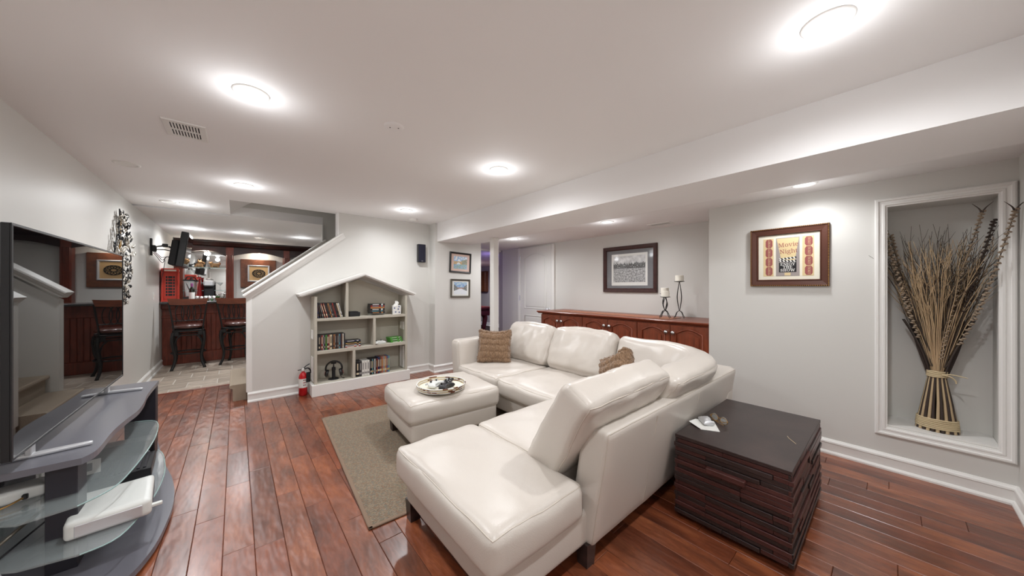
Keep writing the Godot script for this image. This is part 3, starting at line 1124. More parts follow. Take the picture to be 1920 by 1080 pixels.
func tray(at: Vector3) -> void:
	var t := thing("woven_tray", "round whitewashed woven tray holding remotes on the ottoman", "tray", at)
	rng.seed = 77
	var g := G.new()
	g.lathe([Vector2(0, 0.002), Vector2(0.196, 0.002), Vector2(0.196, 0.010), Vector2(0, 0.010)], 36)
	obj("base", g, M.cream_mat, t, Vector3.ZERO)
	for k in 5:
		var ring := []
		var r := 0.198 + 0.002 * k
		for i in 40:
			var a := TAU * i / 40.0
			var rr := r + rng.randf_range(-0.0015, 0.0015)
			ring.append(V(cos(a) * rr, 0.007 + k * 0.0085 + rng.randf_range(-0.0012, 0.0012), sin(a) * rr))
		g = G.new()
		g.tube(ring, 0.0052, 6, true)
		obj("coil", g, M.paper if k % 2 == 0 else M.rope, t, Vector3.ZERO)
		var marks := G.new()
		for j in 7:
			var a := rng.randf() * TAU
			var bit := []
			for i in 5:
				bit.append(V(cos(a + i * 0.05) * r, 0.0075 + k * 0.0085, sin(a + i * 0.05) * r))
			marks.tube(bit, 0.0056, 6)
		var cane := obj("bare_cane", marks, M.walnut, t, Vector3.ZERO)
		cane.set_meta("kind", "stuff")
	var y := at.y + 0.012
	remote("long black remote control at the far side of the woven tray", V(1.445, y, -2.615), deg_to_rad(28), 0.20, 0.048)
	remote("black remote control lying across the tray beside the white game controller", V(1.415, y, -2.545), deg_to_rad(45), 0.19, 0.05)
	controller("white game controller in the woven tray", V(1.305, y, -2.58), deg_to_rad(30), M.console)
	controller("black game controller at the near side of the woven tray", V(1.35, y, -2.475), deg_to_rad(30), M.black)


func remote(label: String, at: Vector3, turn: float, l: float, w: float) -> void:
	var t := thing("remote_control", label, "remote", at, turn, "remotes and controllers in the tray")
	obj("body", bx(V(-l / 2, 0, -w / 2), V(l / 2, 0.022, w / 2), 0.007), M.black, t, Vector3.ZERO)
	for i in 8:
		for j in 3:
			obj("button", bx(V(-l * 0.4 + i * l * 0.095, 0.021, -0.014 + j * 0.011), V(-l * 0.4 + i * l * 0.095 + 0.009, 0.0245, -0.006 + j * 0.011), 0.001), M.silver if (i + j) % 3 == 0 else M.black_soft, t, Vector3.ZERO)


func controller(label: String, at: Vector3, turn: float, m: Material) -> void:
	var t := thing("game_controller", label, "controller", at, turn, "remotes and controllers in the tray")
	var g := G.new()
	g.cushion(V(0.145, 0.035, 0.085), 0.017, V(0.004, 0.006, -0.006), 12, func(p: Vector3) -> Vector3:
		var k := absf(p.x) / 0.072
		return p + V(0, 0.02, 0.03 * k * k))
	obj("body", g, m, t, Vector3.ZERO)
	for s in [-1.0, 1.0]:
		g = G.new()
		g.lathe([Vector2(0.006, 0.038), Vector2(0.006, 0.047), Vector2(0.010, 0.050), Vector2(0.009, 0.053), Vector2(0, 0.052)], 12)
		obj("thumbstick", g, M.black_soft, t, V(s * 0.032, 0, 0.006 * s))
		obj("trigger", bx(V(s * 0.05 - 0.015, 0.02, -0.045), V(s * 0.05 + 0.015, 0.036, -0.033), 0.004), M.silver, t, Vector3.ZERO)
	for p in [[0.052, -0.012], [0.052, 0.008], [0.042, -0.002], [0.062, -0.002]]:
		g = G.new()
		g.lathe([Vector2(0.0042, 0.036), Vector2(0.0042, 0.0435), Vector2(0, 0.0445)], 8)
		obj("button", g, M.silver, t, V(p[0], 0, p[1]))


func chest() -> void:
	var x0 := 1.935
	var x1 := 2.84
	var z0 := -0.815
	var z1 := -0.295
	var top := 0.478
	var t := thing("slatted_chest", "dark brown cube chest clad in staggered wooden slats beside the sofa", "chest", V((x0 + x1) / 2, 0, (z0 + z1) / 2))
	obj("body", bx(V(x0 + 0.014, 0.03, z0 + 0.014), V(x1 - 0.014, top - 0.018, z1 - 0.014)), M.espresso, t)
	obj("plinth", bx(V(x0 + 0.05, 0, z0 + 0.05), V(x1 - 0.05, 0.03, z1 - 0.05)), M.black_soft, t)
	var lid := obj("top", bx(V(x0, top - 0.02, z0), V(x1, top, z1), 0.002), M.espresso, t)
	var scratch := G.new()
	scratch.tube([V(2.30, top + 0.0001, -0.335), V(2.36, top + 0.0002, -0.375), V(2.385, top + 0.0001, -0.385)], 0.0012, 5)
	obj("scratch", scratch, M.rope, lid)
	rng.seed = 21
	var rows := 18
	var h := (top - 0.022 - 0.032) / rows
	var cache := {}
	for side in 4:
		# 0: towards the sofa's chaise, 1: towards the camera, 2: towards the niche, 3: behind
		var along := side % 2 == 1
		var a := x0 if along else z0
		var b := x1 if along else z1
		for r in rows:
			var y := 0.032 + r * h
			var p := a
			while p < b - 0.02:
				var l := minf([0.16, 0.24, 0.32, 0.45][rng.randi() % 4], b - p)
				if b - p - l < 0.06:
					l = b - p
				var out := (0.008 if (r + int(rng.randf() < 0.18)) % 2 == 0 else 0.0) + rng.randf() * 0.003
				var d := 0.009 + out
				var key := "%s %.3f %.3f" % [along, l, d]
				if not cache.has(key):
					cache[key] = bx(Vector3.ZERO, V(l - 0.001, h - 0.0015, d) if along else V(d, h - 0.0015, l - 0.001), 0.0015).done()
				var pos := V(p, y, z1 - 0.014) if side == 1 else V(p, y, z0 + 0.014 - d) if side == 3 else V(x0 + 0.014 - d, y, p) if side == 0 else V(x1 - 0.014, y, p)
				obj("slat", cache[key], M.espresso_red if rng.randf() < 0.6 else M.espresso, t, pos - t.position)
				p += l
	obj("handle", bx(V(x0 - 0.032, 0.335, -0.645), V(x0, 0.362, -0.47), 0.003), M.espresso_red, t)
	# odds and ends on the chest
	var c := V(2.20, top, -0.735)
	var e := thing("envelope", "white opened envelope on the dark slatted chest", "envelope", c, 0.5)
	obj("sheet", bx(V(-0.085, 0.0, -0.05), V(0.075, 0.004, 0.05), 0.001), M.paper, e, Vector3.ZERO)
	var g := G.new()
	g.prism(PackedVector2Array([Vector2(-0.085, 0.0), Vector2(0.075, 0.0), Vector2(0.0, 0.05)]), -0.0006, 0.0006)
	obj("flap", g, M.paper, e, put(V(0, 0.0045, -0.05), 0, -PI / 2 + 0.12))
	e = thing("foil_packet", "crumpled silver foil packet lying on the white envelope", "packet", c + V(0.02, 0.0045, -0.012), 0.7)
	var nz := wrinkle(33, 24.0)
	g = G.new()
	g.cushion(V(0.10, 0.022, 0.062), 0.01, V(0.0, 0.012, 0.0), 14, func(p: Vector3) -> Vector3: return p + V(0, 0.014, 0) + Vector3.ONE * nz.get_noise_3dv(p) * 0.009 * clampf((p.y + 0.012) * 60.0, 0.0, 1.0))
	obj("foil", g, M.silver, e, Vector3.ZERO)
	e = thing("eyeglasses", "folded eyeglasses with thin tan frame beside the foil packet", "eyeglasses", c + V(0.10, 0.0, 0.035), 1.1)
	for s in [-1.0, 1.0]:
		var rim := []
		for i in 18:
			var a := TAU * i / 18.0
			rim.append(V(s * 0.033 + cos(a) * 0.026, 0.022 + sin(a) * 0.019, 0))
		g = G.new()
		g.tube(rim, 0.0018, 6, true)
		obj("rim", g, M.gold, e, Vector3.ZERO)
		g = G.new()
		g.lathe([Vector2(0, 0), Vector2(0.0245, 0), Vector2(0.0245, 0.001), Vector2(0, 0.001)], 18)
		obj("glass", g, M.clear, e, put(V(s * 0.033, 0.022, -0.0005), 0, PI / 2))
		g = G.new()
		g.tube(spline([V(s * 0.059, 0.03, 0), V(s * 0.060, 0.024, -0.006), V(s * 0.01, 0.012, -0.016 - 0.006 * s), V(-s * 0.05, 0.004, -0.014 - 0.006 * s)], 4), 0.0017, 6)
		obj("temple", g, M.gold, e, Vector3.ZERO)
	g = G.new()
	g.tube([V(-0.008, 0.026, 0), V(0, 0.03, 0), V(0.008, 0.026, 0)], 0.0018, 6)
	obj("bridge", g, M.gold, e, Vector3.ZERO)


func low_cabinets() -> void:
	var zs := [-3.555, -2.765, -1.965, -1.19]
	var where := ["nearest the white panel door", "in the middle of the row", "nearest the niche wall"]
	for k in 3:
		var za: float = zs[k]
		var zb: float = zs[k + 1]
		var t := thing("base_cabinet", "cherry wood base cabinet with two arched doors, " + where[k], "cabinet", V(3.94, 0, (za + zb) / 2), 0.0, "cherry cabinets behind the sofa")
		obj("body", bx(V(3.645, 0.08, za + 0.001), V(4.245, 0.925, zb - 0.001), 0.002), M.cherry, t)
		obj("plinth", bx(V(3.70, 0, za + 0.001), V(4.24, 0.08, zb - 0.001)), M.mahogany, t)
		for d in 2:
			var a := za + 0.004 if d == 0 else (za + zb) / 2 + 0.002
			var b := (za + zb) / 2 - 0.002 if d == 0 else zb - 0.004
			var w := b - a
			var front := put(V(3.645, 0.10, (a + b) / 2), -PI / 2)
			var local := world_of(t).affine_inverse() * front
			var g := bx(V(-w / 2, 0, 0), V(w / 2, 0.815, 0.02), 0.003)
			var door := obj("door", g, M.cherry, t, local)
			var m := 0.062
			var ring := [V(-w / 2 + m, 0.07, 0.021), V(w / 2 - m, 0.07, 0.021)]
			var poly := PackedVector2Array([Vector2(-w / 2 + m + 0.03, 0.10), Vector2(w / 2 - m - 0.03, 0.10)])
			for i in 13:
				var s := i / 12.0
				var x := lerpf(w / 2 - m, -w / 2 + m, s)
				var y := 0.730 + 0.048 * sin(PI * s)
				ring.append(V(x, y, 0.021))
				poly.append(Vector2(x * (w / 2 - m - 0.03) / (w / 2 - m), y - 0.032))
			g = G.new()
			g.tube(ring, 0.011, 8, true)
			g.prism(poly, 0.018, 0.029)
			obj("raised_panel", g, M.cherry, door, Vector3.ZERO)
			g = G.new()
			g.lathe([Vector2(0.010, 0), Vector2(0.009, 0.014), Vector2(0.020, 0.022), Vector2(0.023, 0.031), Vector2(0.016, 0.039), Vector2(0, 0.041)], 18, false)
			obj("knob", g, M.steel, door, put(V((1.0 if d == 0 else -1.0) * (w / 2 - 0.035), 0.735, 0.02), 0, PI / 2))
	var t := thing("cabinet_top", "continuous cherry wood top with moulded front edge over the low cabinets", "countertop", V(3.92, 0.925, -2.4))
	var g := G.new()
	var pr := PackedVector2Array([Vector2(4.248, 0.926), Vector2(3.635, 0.926), Vector2(3.622, 0.935), Vector2(3.612, 0.937), Vector2(3.606, 0.946), Vector2(3.594, 0.950), Vector2(3.592, 0.958), Vector2(3.598, 0.964), Vector2(4.248, 0.964)])
	g.prism(pr, -3.62, -1.192)
	obj("slab", g, M.cherry_flat, t)
	t = thing("table_runner", "long striped red and tan runner lying along the cabinet top", "runner", V(3.86, 0.964, -2.5))
	obj("cloth", bx(V(3.74, 0.9645, -3.36), V(4.02, 0.968, -1.62), 0.001), M.cedar, t)
	for i in 9:
		obj("stripe", bx(V(3.752 + i * 0.031, 0.9675, -3.35), V(3.758 + i * 0.031, 0.969, -1.63)), M.rope if i % 2 == 0 else M.red, t)
	candle_holder("shorter black wire candle holder in front on the cabinet runner", V(3.80, 0.969, -1.71), 0.165, "white pillar candle on the shorter front candle holder")
	candle_holder("black wire candle holder behind the shorter one on the cabinet runner", V(3.955, 0.969, -1.785), 0.20, "white pillar candle on the holder behind the shorter one")
	candle_holder("tall black wire candle holder nearest the niche wall", V(3.93, 0.969, -1.605), 0.345, "white pillar candle on the tall holder nearest the niche wall")


func candle_holder(label: String, at: Vector3, h: float, candle_label: String) -> void:
	var t := thing("candle_holder", label, "candle holder", at, 0.0, "wire candle holders on the cabinets")
	var foot := 0.085
	for k in 4:
		var a := TAU * k / 4.0 + 0.5
		var d := V(cos(a), 0, sin(a))
		var g := G.new()
		g.tube(spline([d * 0.075 + V(0, 0.003, 0), d * 0.055 + V(0, 0.03, 0), d * 0.035 + V(0, 0.068, 0), V(0, foot, 0) + d * 0.006], 5), 0.0032, 6)
		obj("foot", g, M.iron, t, Vector3.ZERO)
		g = G.new()
		g.tube(spline([V(0, foot, 0) + d * 0.004, d * 0.03 + V(0, foot + (h - 0.01) * 0.4, 0), d * 0.026 + V(0, foot + (h - 0.01) * 0.65, 0), V(0, foot + h - 0.012, 0) + d * 0.004], 6), 0.0032, 6)
		obj("stem_wire", g, M.iron, t, Vector3.ZERO)
	var g := G.new()
	g.lathe([Vector2(0, foot + h - 0.014), Vector2(0.01, foot + h - 0.012), Vector2(0.054, foot + h - 0.005), Vector2(0.056, foot + h - 0.001), Vector2(0.052, foot + h - 0.001), Vector2(0, foot + h - 0.003)], 24)
	obj("plate", g, M.iron, t, Vector3.ZERO)
	var c := thing("pillar_candle", candle_label, "candle", at + V(0, foot + h - 0.001, 0), 0.0, "white pillar candles on the cabinets")
	g = G.new()
	g.lathe([Vector2(0, 0.0), Vector2(0.044, 0.0), Vector2(0.045, 0.004), Vector2(0.045, 0.066), Vector2(0.042, 0.069), Vector2(0.036, 0.066), Vector2(0, 0.063)], 28)
	obj("wax", g, M.candle, c, Vector3.ZERO)
	g = G.new()
	g.tube([V(0, 0.062, 0), V(0.001, 0.072, 0)], 0.001, 5)
	obj("wick", g, M.black, c, Vector3.ZERO)


func print_texture(kind: String) -> ImageTexture:
	# flat prints: a misty tree line, a bridge by water, a snowy lane
	var img := Image.create(256, 224, false, Image.FORMAT_RGB8)
	var n := wrinkle(kind.length() * 7, 0.02)
	n.fractal_octaves = 5
	for y in 224:
		for x in 256:
			var v := y / 224.0
			var u := x / 256.0
			var a := n.get_noise_2d(x, y)
			var b := n.get_noise_2d(x * 3.0 + 400, y * 3.0)
			var c := Color.WHITE
			if kind == "mist":
				var sky := 0.80 + a * 0.18
				var ground := 0.62 + b * 0.32
				var g := sky if v < 0.44 else ground
				var trees := n.get_noise_2d(x * 5.0, 900) * 0.10 + 0.28
				if v > trees and v < 0.47 and b > -0.35:
					g = 0.16 + absf(b) * 0.35
				c = Color(g, g, g)
			elif kind == "bridge":
				c = Color(0.62 + a * 0.3, 0.76 + a * 0.2, 0.90) if v < 0.42 else Color(0.45 + b * 0.4, 0.60 + b * 0.35, 0.66 + a * 0.3)
				if v < 0.42 and a > 0.12:
					c = Color(0.95, 0.95, 0.94)
				if u > 0.55 and v > 0.18 + 0.3 * (1.0 - u) and v < 0.62:
					c = Color(0.45 + b * 0.5, 0.46 + b * 0.4, 0.36)
				if v > 0.40 and v < 0.64 and u < 0.62:
					var arch := pow((u - 0.36) / 0.14, 2) + pow((v - 0.66) / 0.18, 2)
					c = Color(0.72 + b * 0.3, 0.56 + b * 0.3, 0.34) if arch > 1.0 else Color(0.84, 0.88, 0.9)
			else:
				c = Color(0.52 + a * 0.4, 0.66 + a * 0.3, 0.80) if v < 0.45 else Color(0.90 + b * 0.12, 0.92 + b * 0.12, 0.95)
				var side := absf(u - 0.5) * 2.0
				if v > 0.62 - side * 0.45 and v < 0.50 + side * 0.22:
					c = Color(0.32 + b * 0.7, 0.34 + b * 0.6, 0.34 + b * 0.5)
				if v > 0.44 and v < 0.53 and side < 0.5:
					c = Color(0.56 + b * 0.4, 0.38 + b * 0.3, 0.32)
			c = c.lerp(Color(0.86, 0.86, 0.85), 0.30 + 0.25 * n.get_noise_2d(x * 2.0 + 90, y * 2.0)) if kind != "mist" else c
			img.set_pixel(x, y, c.clamp(Color.BLACK, Color.WHITE))
	return ImageTexture.create_from_image(img)


func flat_quad(w: float, h: float) -> QuadMesh:
	var q := QuadMesh.new()
	q.size = Vector2(w, h)
	return q


func wall_pictures() -> void:
	# two small watercolours on the short wall
	for k in 2:
		var w := [0.405, 0.37][k] as float
		var h := [0.335, 0.30][k] as float
		var t := thing("framed_watercolor", ["small framed watercolor of a stone bridge with pink mat, upper of two", "small framed watercolor of a snowy lane, lower of two"][k], "picture", V(2.815, [1.735, 1.315][k], -4.62), 0.0, "framed watercolors beside the passage")
		t.rotation.z = [-0.035, -0.012][k]
		var g := G.new()
		g.frame(w, h, [Vector2(0, 0), Vector2(0, 0.018), Vector2(0.006, 0.024), Vector2(0.022, 0.02), Vector2(0.028, 0.012), Vector2(0.028, 0.004)])
		obj("frame", g, M.iron if k == 0 else M.pewter, t, Vector3.ZERO)
		obj("mat_board", bx(V(-w / 2 + 0.024, -h / 2 + 0.024, 0.002), V(w / 2 - 0.024, h / 2 - 0.024, 0.007)), M.pink_mat if k == 0 else M.paper, t, Vector3.ZERO)
		var m := mat("print%d" % k, Color.WHITE, 0.5)
		m.albedo_texture = print_texture("bridge" if k == 0 else "lane")
		obj("print", flat_quad(w - [0.15, 0.12][k], h - [0.13, 0.10][k]), m, t, V(0, 0, 0.0078))
	# large black and white print
	var t := thing("framed_print", "large black and white misty tree line print with grey mat in mahogany frame", "picture", V(XC, 1.59, -2.42), -PI / 2)
	var g := G.new()
	g.frame(0.82, 0.66, [Vector2(0, 0), Vector2(0, 0.028), Vector2(0.006, 0.034), Vector2(0.046, 0.030), Vector2(0.056, 0.016), Vector2(0.056, 0.004)])
	obj("frame", g, M.mahogany, t, Vector3.ZERO)
	obj("mat_board", bx(V(-0.36, -0.28, 0.002), V(0.36, 0.28, 0.009)), M.grey_mat, t, Vector3.ZERO)
	obj("border", bx(V(-0.275, -0.235, 0.009), V(0.275, 0.22, 0.0105)), M.paper, t, Vector3.ZERO)
	var m := mat("print2", Color.WHITE, 0.5)
	m.albedo_texture = print_texture("mist")
	obj("print", flat_quad(0.49, 0.375), m, t, V(0, 0.0, 0.0112))
	obj("glazing", flat_quad(0.71, 0.55), M.clear_pane, t, V(0, 0, 0.0135))
	# movie print
	t = thing("framed_movie_print", "framed movie night print with red tickets in a beaded brown wood frame", "picture", V(XN, 1.588, -0.58), -PI / 2)
	g = G.new()
	g.frame(0.52, 0.505, [Vector2(0, 0), Vector2(0, 0.026), Vector2(0.010, 0.032), Vector2(0.014, 0.026), Vector2(0.046, 0.020), Vector2(0.052, 0.026), Vector2(0.058, 0.018), Vector2(0.058, 0.004)])
	obj("frame", g, M.walnut_dark, t, Vector3.ZERO)
	g = G.new()
	for e in 4:
		for i in 40:
			var s := lerpf(-0.255, 0.255, i / 39.0)
			var y := s * 0.4975 / 0.51
			var c: Vector3 = [V(s, -0.2475, 0.031), V(0.255, y, 0.031), V(s, 0.2475, 0.031), V(-0.255, y, 0.031)][e]
			g.box(c - V(0.0038, 0.0038, 0.003), c + V(0.0038, 0.0038, 0.004), 0.0022)
	var beads := obj("beading", g, M.gold, t, Vector3.ZERO)
	beads.set_meta("kind", "stuff")
	obj("mat_board", bx(V(-0.205, -0.198, 0.002), V(0.205, 0.198, 0.008)), M.cream_mat, t, Vector3.ZERO)
	for s in [-1.0, 1.0]:
		var strip := obj("ticket_strip", bx(V(s * 0.131 - 0.036, -0.165, 0.008), V(s * 0.131 + 0.036, 0.165, 0.0095)), M.tan_print, t, Vector3.ZERO)
		for k in 4:
			var c := Vector2(s * 0.131 + 0.004, 0.122 - k * 0.081)
			var p := PackedVector2Array()
			for q in [[-0.024, -0.022], [-0.014, -0.038], [0.014, -0.038], [0.024, -0.022], [0.024, 0.022], [0.014, 0.038], [-0.014, 0.038], [-0.024, 0.022]]:
				p.append(c + Vector2(q[0], q[1]))
			g = G.new()
			g.prism(p, 0.0094, 0.0102)
			obj("ticket", g, M.ticket_red, strip, Vector3.ZERO)
			lettering("TICKET", 0.019, M.tan_print, strip, put(V(c.x + 0.002, c.y, 0.0104), 0, 0, s * -PI / 2), true)
	var poster := obj("poster", bx(V(-0.078, -0.165, 0.008), V(0.078, 0.165, 0.0095)), M.poster_grey, t, Vector3.ZERO)
	g = G.new()
	g.prism(PackedVector2Array([Vector2(-0.074, 0.16), Vector2(-0.042, -0.03), Vector2(0.048, -0.03), Vector2(0.074, 0.16)]), 0.0094, 0.010)
	obj("light_beam", g, M.tan_print, poster, Vector3.ZERO)
	lettering("Movie", 0.046, M.ticket_red, poster, put(V(0.004, 0.103, 0.0104), 0, 0, 0.05), true)
	lettering("Night", 0.046, M.ticket_red, poster, put(V(0.006, 0.047, 0.0104), 0, 0, 0.05), true)
	obj("clapper_board", bx(V(-0.058, -0.132, 0.0094), V(0.058, -0.048, 0.0102)), M.black, poster, Vector3.ZERO)
	for k in 2:
		var bar := obj("clapper_bar", bx(V(-0.058, -0.008, 0.0), V(0.058, 0.008, 0.0008)), M.black, poster, put(V(0, -0.036 + k * 0.022, 0.0098), 0, 0, 0.10 if k == 1 else -0.04))
		for i in 5:
			g = G.new()
			g.prism(PackedVector2Array([Vector2(-0.05 + i * 0.023, -0.008), Vector2(-0.039 + i * 0.023, -0.008), Vector2(-0.047 + i * 0.023, 0.008), Vector2(-0.058 + i * 0.023, 0.008)]), 0.0009, 0.0012)
			obj("stripe", g, M.paper, bar, Vector3.ZERO)
	for k in 3:
		lettering(["ENJOY", "THE", "SHOW"][k], 0.030, M.paper, poster, put(V(0, -0.064 - k * 0.0255, 0.0105)), true, "lettering", true)
	obj("lamp_base", bx(V(-0.02, -0.16, 0.0094), V(0.02, -0.136, 0.0100)), M.tan_print, poster, Vector3.ZERO)


func niche_bouquet() -> void:
	# dried reeds tied in a sheaf, standing on the sill
	var base := V(3.735, 0.328, 0.205)
	var t := thing("dried_arrangement", "tall dried twig and seed pod arrangement tied in a striped reed sheaf", "dried arrangement", base)
	rng.seed = 5
	var tie := V(3.725, 0.722, 0.205)
	for k in 26:
		var a := TAU * k / 26.0
		var foot := base + V(cos(a) * 0.066, 0.0, sin(a) * 0.088)
		var waist := tie + V(cos(a) * 0.030, 0, sin(a) * 0.034)
		var g := G.new()
		g.tube([foot, foot.lerp(waist, 0.5) + V(rng.randf_range(-0.003, 0.003), 0, rng.randf_range(-0.003, 0.003)), waist], 0.0098, 6, false, 0.5)
		obj("reed", g, M.reed_dark if k % 2 == 0 else M.reed_light, t)
	for k in 2:
		var c := base + V(0, 0.055, 0) if k == 0 else tie
		var g := G.new()
		for i in (6 if k == 0 else 4):
			var ring := []
			var y := -0.03 + i * 0.0115 if k == 0 else -0.016 + i * 0.011
			for j in 26:
				var a := TAU * j / 26.0
				var r := Vector2(0.0725, 0.092) - Vector2(0.006, 0.009) * (y + 0.03) * 8.0 if k == 0 else Vector2(0.039, 0.043)
				ring.append(c + V(cos(a) * r.x, y + sin(a * 3.0 + i) * 0.001, sin(a) * r.y))
			g.tube(ring, 0.0062, 6, true)
		obj("rope_wrap", g, M.rope, t)
	var g := G.new()
	g.tube(spline([tie + V(-0.04, 0, 0.02), tie + V(-0.055, 0.012, 0.05), tie + V(-0.05, 0.008, 0.085), tie + V(-0.045, 0.0, 0.12)], 5), 0.005, 6, false, 0.6)
	g.tube(spline([tie + V(-0.04, 0, 0.02), tie + V(-0.055, -0.002, 0.05), tie + V(-0.05, -0.025, 0.072), tie + V(-0.048, -0.045, 0.076)], 5), 0.005, 6, false, 0.8)
	obj("rope_end", g, M.rope, t)
	# broad dark sheaths that open above the tie
	for k in 5:
		var a := [-1.62, 1.50, 0.1, 0.85, -0.75][k] as float
		var d := V(cos(a) * 0.6, 0, sin(a))
		var side := V(-sin(a), 0, cos(a))
		var h := [0.40, 0.41, 0.36, 0.40, 0.38][k] as float
		var wide := [0.6, 1.0, 1.1, 1.0, 0.9][k] as float
		g = G.new()
		g.smooth()
		var rows := []
		for i in 9:
			var s := i / 8.0
			var w := wide * (0.026 + 0.034 * sin(PI * minf(s * 0.85 + 0.06, 1.0)))
			var c := tie + V(0, -0.03 + s * h, 0) + d * (0.026 + 0.07 * s * s + 0.05 * s)
			rows.append([c - side * w, c + d * 0.012, c + side * w, c - d * 0.003])
		for i in 8:
			for j in 4:
				var l := (j + 1) % 4
				g.quad(rows[i][j], rows[i][l], rows[i + 1][l], rows[i + 1][j], (rows[i][j] + rows[i][l]) / 2 - (rows[i][0] + rows[i][2]) / 2)
		obj("sheath", g, M.reed_dark, t)
	# twigs
	for set_ in 2:
		g = G.new()
		for i in (135 if set_ == 0 else 90):
			var a := rng.randf_range(0, TAU)
			var rr := sqrt(rng.randf())
			var lean := V(cos(a) * 0.10 * rr - 0.02, 0, sin(a) * (0.25 if set_ == 0 else 0.29) * rr)
			var h := rng.randf_range(0.68, 1.06) if set_ == 0 else rng.randf_range(0.80, 1.16)
			var p := []
			var from := tie + V(cos(a) * 0.02, 0.0, sin(a) * 0.024)
			var wob := V(rng.randf_range(-1, 1), 0, rng.randf_range(-1, 1)) * 0.026
			var curl := V(rng.randf_range(-0.05, 0.02), 0, rng.randf_range(-0.07, 0.07)) * (0.6 if set_ == 0 else 1.3)
			for k in 8:
				var s := k / 7.0
				p.append(from + V(0, h * (s - 0.10 * s * s * s), 0) + lean * pow(s, 1.15) + wob * sin(s * 9.0 + i) * s + curl * pow(s, 4.0))
			g.tube(p, 0.0030 if set_ == 0 else 0.0024, 4, false, 0.35)
			for b in 2:
				var k := rng.randi_range(4, 6)
				var d: Vector3 = (p[k] - p[k - 1]).normalized() + V(rng.randf_range(-0.5, 0.3), 0, rng.randf_range(-0.7, 0.7))
				g.tube([p[k], p[k] + d * 0.04, p[k] + d * 0.075 + V(0, 0.015, 0)], 0.0016, 3, false, 0.4)
		var o := obj("twig", g, M.twig if set_ == 0 else M.twig_dark, t)
		o.set_meta("kind", "stuff")
	# stalks strung with flat seed pods
	var ends := [V(3.62, 1.765, -0.035), V(3.64, 1.80, 0.375), V(3.52, 1.775, 0.475), V(3.66, 1.74, 0.42), V(3.72, 1.70, -0.0), V(3.66, 1.62, -0.02)]
	var starts := [0.26, 0.12, 0.22, 0.45, 0.6, 0.5]
	for k in ends.size():
		var e: Vector3 = ends[k]
		var from := tie + V(-0.02, 0.05, [-0.03, 0.01, 0.035, 0.03, -0.02, 0.0][k])
		var mid := from.lerp(e, 0.5) + V(0, -0.03, [-0.01, -0.02, 0.02, 0.0, -0.01, 0.0][k])
		var path := spline([from, mid, e], 16)
		g = G.new()
		g.tube(path, 0.004, 5, false, 0.6)
		var stalk := obj("stalk", g, M.twig_dark, t)
		var pods := G.new()
		for i in range(int(path.size() * starts[k]), path.size()):
			for half in 2:
				var d: Vector3 = (path[mini(i + 1, path.size() - 1)] - path[i - 1]).normalized()
				var c: Vector3 = path[i] + d * half * 0.013 + d.cross(V(1, 0, 0)).normalized() * (0.004 if half == 0 else -0.004)
				pods.xf = Transform3D(Basis.from_euler(V(rng.randf_range(-0.7, 0.7), rng.randf() * TAU, rng.randf_range(-0.7, 0.7))), c)
				pods.lathe([Vector2(0, -0.006), Vector2(0.008, -0.004), Vector2(0.0115, 0.001), Vector2(0.007, 0.005), Vector2(0, 0.006)], 7, false)
		var o := obj("seed_pod", pods, M.pod if k != 3 else M.reed_dark, stalk)
		o.set_meta("kind", "stuff")
		for s in [-1.0, 1.0]:
			if k in [1, 2]:
				var leaf := G.new()
				leaf.tube(spline([e, e + V(-0.01, 0.03, 0.012 * s), e + V(-0.02, 0.065, 0.04 * s)], 4), 0.006, 5, false, 0.1)
				obj("tip", leaf, M.reed_dark, stalk)


const COUNT := ["first", "second", "third", "fourth", "fifth", "sixth", "seventh", "eighth", "ninth", "tenth", "eleventh", "twelfth", "thirteenth", "fourteenth", "fifteenth", "sixteenth", "seventeenth", "eighteenth", "nineteenth", "twentieth", "twenty-first"]
var spines := {"black": rgb(26, 26, 30), "charcoal": rgb(58, 56, 58), "red": rgb(146, 40, 38), "navy": rgb(36, 42, 78), "white": rgb(222, 220, 214), "orange": rgb(176, 122, 74), "grey": rgb(140, 138, 136), "brown": rgb(98, 66, 50), "green": rgb(84, 160, 62), "cream": rgb(214, 198, 168), "teal": rgb(86, 142, 152), "purple": rgb(104, 78, 120), "yellow": rgb(190, 160, 92), "pink": rgb(160, 92, 80)}


func disc_case(called: String, label: String, category: String, at: Transform3D, th: float, h: float, d: float, color: String, band: String, group: String) -> Node3D:
	# a case or box set: spine towards +z, standing on y = 0
	var key := "case %.4f %.3f %.3f" % [th, h, d]
	if not M.has(key):
		M[key] = bx(V(0.0004, 0, -d), V(th - 0.0004, h, 0), 0.0012).done()
		M[key + "s"] = bx(V(0.0012, 0.004, -d + 0.01), V(th - 0.0012, h - 0.004, 0.0006)).done()
		M[key + "b"] = bx(V(0.002, h * 0.14, 0.0), V(th - 0.002, h * 0.26, 0.0011)).done()
		M[key + "c"] = bx(V(th * 0.3, h * 0.42, 0.0), V(th * 0.7, h * 0.86, 0.0011)).done()
	for c in [color, band]:
		if not M.has("spine " + c):
			mat("spine " + c, spines[c], 0.35)
	var t := thing(called, label, category, Vector3.ZERO, 0.0, group)
	t.transform = at
	obj("case", M[key], M.black if called == "dvd_case" else M["spine " + color], t, Vector3.ZERO)
	obj("sleeve", M[key + "s"], M["spine " + color], t, Vector3.ZERO)
	obj("spine_band", M[key + "b"], M["spine " + band], t, Vector3.ZERO)
	obj("spine_title", M[key + "c"], M["spine " + band], t, Vector3.ZERO)
	return t


